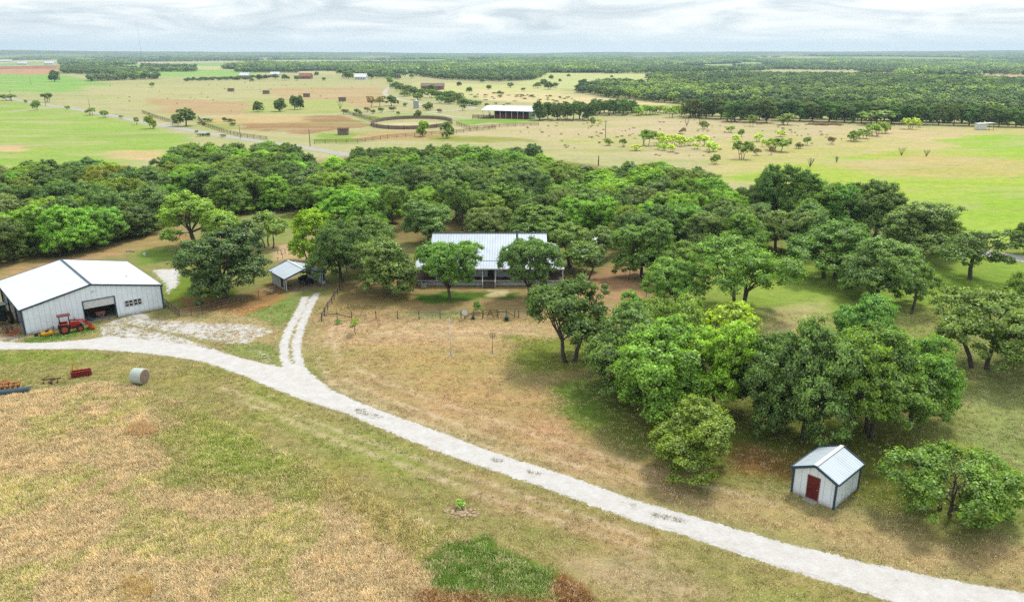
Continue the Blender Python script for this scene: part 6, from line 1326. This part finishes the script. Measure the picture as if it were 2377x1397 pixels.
def grass(name, P, n, seed, meshes, hmul, label, dens=None, fix=None):
    rs = np.random.RandomState(seed); a = np.array(P); lo = a.min(0); hi = a.max(0); c = rs.uniform(lo, hi, (n, 2)); c = c[(poly_sd(c[:, 0], c[:, 1], P) < 0) & (np.abs(c[:, 0]) < c[:, 1] * .86 + 2) & (c[:, 1] > 36)]
    if dens is not None: c = c[dens(c, rs)]
    col, _, _ = zone_colour(c[:, 0], c[:, 1]); col = col * np.array([[2.2, 2.3, 2.35]] if name == 'tall_grass' else [[1.95, 1.8, 1.85]]); k = len(c); print(name, k); v = fbm(c[:, 0] / 1.1, c[:, 1] / 1.1, 5, 3)
    straw = np.array(alb((226, 204, 160))); brown = np.array(alb((128, 96, 66))); green = np.array(alb((140, 156, 72))); u = rs.uniform(size=(k, 1)); w1 = sm(.5, .75, v)[:, None]
    gsel = (fbm(c[:, 0] / 5.5, c[:, 1] / 5.5, 44, 4) > .55)[:, None] & (u > .35)
    col = np.where(gsel, col * np.array([[.80, .97, .62]]), col)
    col = np.where(u < .30, col * .5 + straw * 1.0, np.where(u < .48, col * .55 + brown * .45, np.where(u > .86, col * .5 + green * .5, col))) * (0.92 + .22 * w1); s = rs.uniform(.6, 1.25, k) * (.7 + .6 * v) * hmul
    if fix: col = np.array([fix]) * rs.uniform(.7, 1.3, (k, 1))
    rot = np.zeros((k, 3)); rot[:, 2] = rs.uniform(0, 6.28, k); sc_ = np.stack([rs.uniform(.8, 1.3, k)] * 2 + [s], 1); return scatter(name, np.column_stack([c, np.zeros(k)]), rot, sc_, col, meshes, label, 'grass')
grass('tall_grass', FIELD, 110000, 1, tall, 1.0, 'tall dry grass filling the unmown field at the lower left')
def away(c, rs):
    d = poly_sd(c[:, 0], c[:, 1], ROAD); f = poly_sd(c[:, 0], c[:, 1], FIELD); k = (d > .25) & (f > 0.2)
    for P in (RUT_L, RUT_R): k &= line_sd(c[:, 0], c[:, 1], P) > .8
    return k & (fbm(c[:, 0] / 2.2, c[:, 1] / 2.2, 8, 4) + rs.uniform(-.35, .35, len(c)) > .46)
grass('orange_grass', GP([(300, 1008), (302, 994), (325, 988), (352, 992), (356, 1006), (330, 1014)]), 420, 70, tall, 2.0, 'clump of bright orange dry grass standing in the unmown field', None, (0.66, 0.47, 0.25))
grass('orange_grass', GP([(280, 1360), (300, 1335), (345, 1345), (350, 1385), (300, 1400)]), 260, 71, tall, 1.4, 'loose ochre dry grass at the bottom edge of the unmown field', None, (0.60, 0.44, 0.18))
grass('short_grass', GP([(-200, 730), (380, 735), (700, 700), (1240, 735), (1500, 740), (2600, 700), (2700, 1600), (-300, 1500)]), 190000, 2, short, 1.0, 'short mown grass over the yard and the strip by the drive', away)
for k_, (P_, n_) in enumerate((([(815, 950), (850, 950), (892, 970), (880, 974), (830, 962)], 900), ([(1140, 1062), (1180, 1070), (1170, 1075), (1145, 1070)], 300), ([(1225, 1092), (1255, 1100), (1245, 1104), (1228, 1099)], 260), ([(1500, 1188), (1590, 1205), (1580, 1212), (1520, 1200)], 700), ([(1440, 1162), (1480, 1172), (1470, 1178)], 260))):
    grass('drive_weeds', GP(P_), n_ // 14, 50 + k_, short, 1.0, 'dark weeds growing on the crown of the gravel drive', None, (0.26, 0.24, 0.12))


# ------------------------------------------------------------------ haze: the air itself
m = bpy.data.materials.new('haze_air'); m.use_nodes = True; t = m.node_tree; t.nodes.clear(); o_ = nd('ShaderNodeOutputMaterial', t); pv = nd('ShaderNodeVolumePrincipled', t)
pv.inputs['Color'].default_value = (0.58, 0.76, 0.90, 1); pv.inputs['Density'].default_value = 0.00012; pv.inputs['Anisotropy'].default_value = 0.2; t.links.new(pv.outputs[0], o_.inputs['Volume'])
mb = MB(); zlo = float(Z.min()) - 1; zt_ = max(104.0, float(Z.max()) + 16); print('haze', zlo, zt_); mb.box((0, 4700, (zlo + zt_) / 2), (19600, 10600, zt_ - zlo)); hz_ = mb.build('haze', m); tag(hz_, 'thin blue haze of the distance', 'haze', kind='stuff')
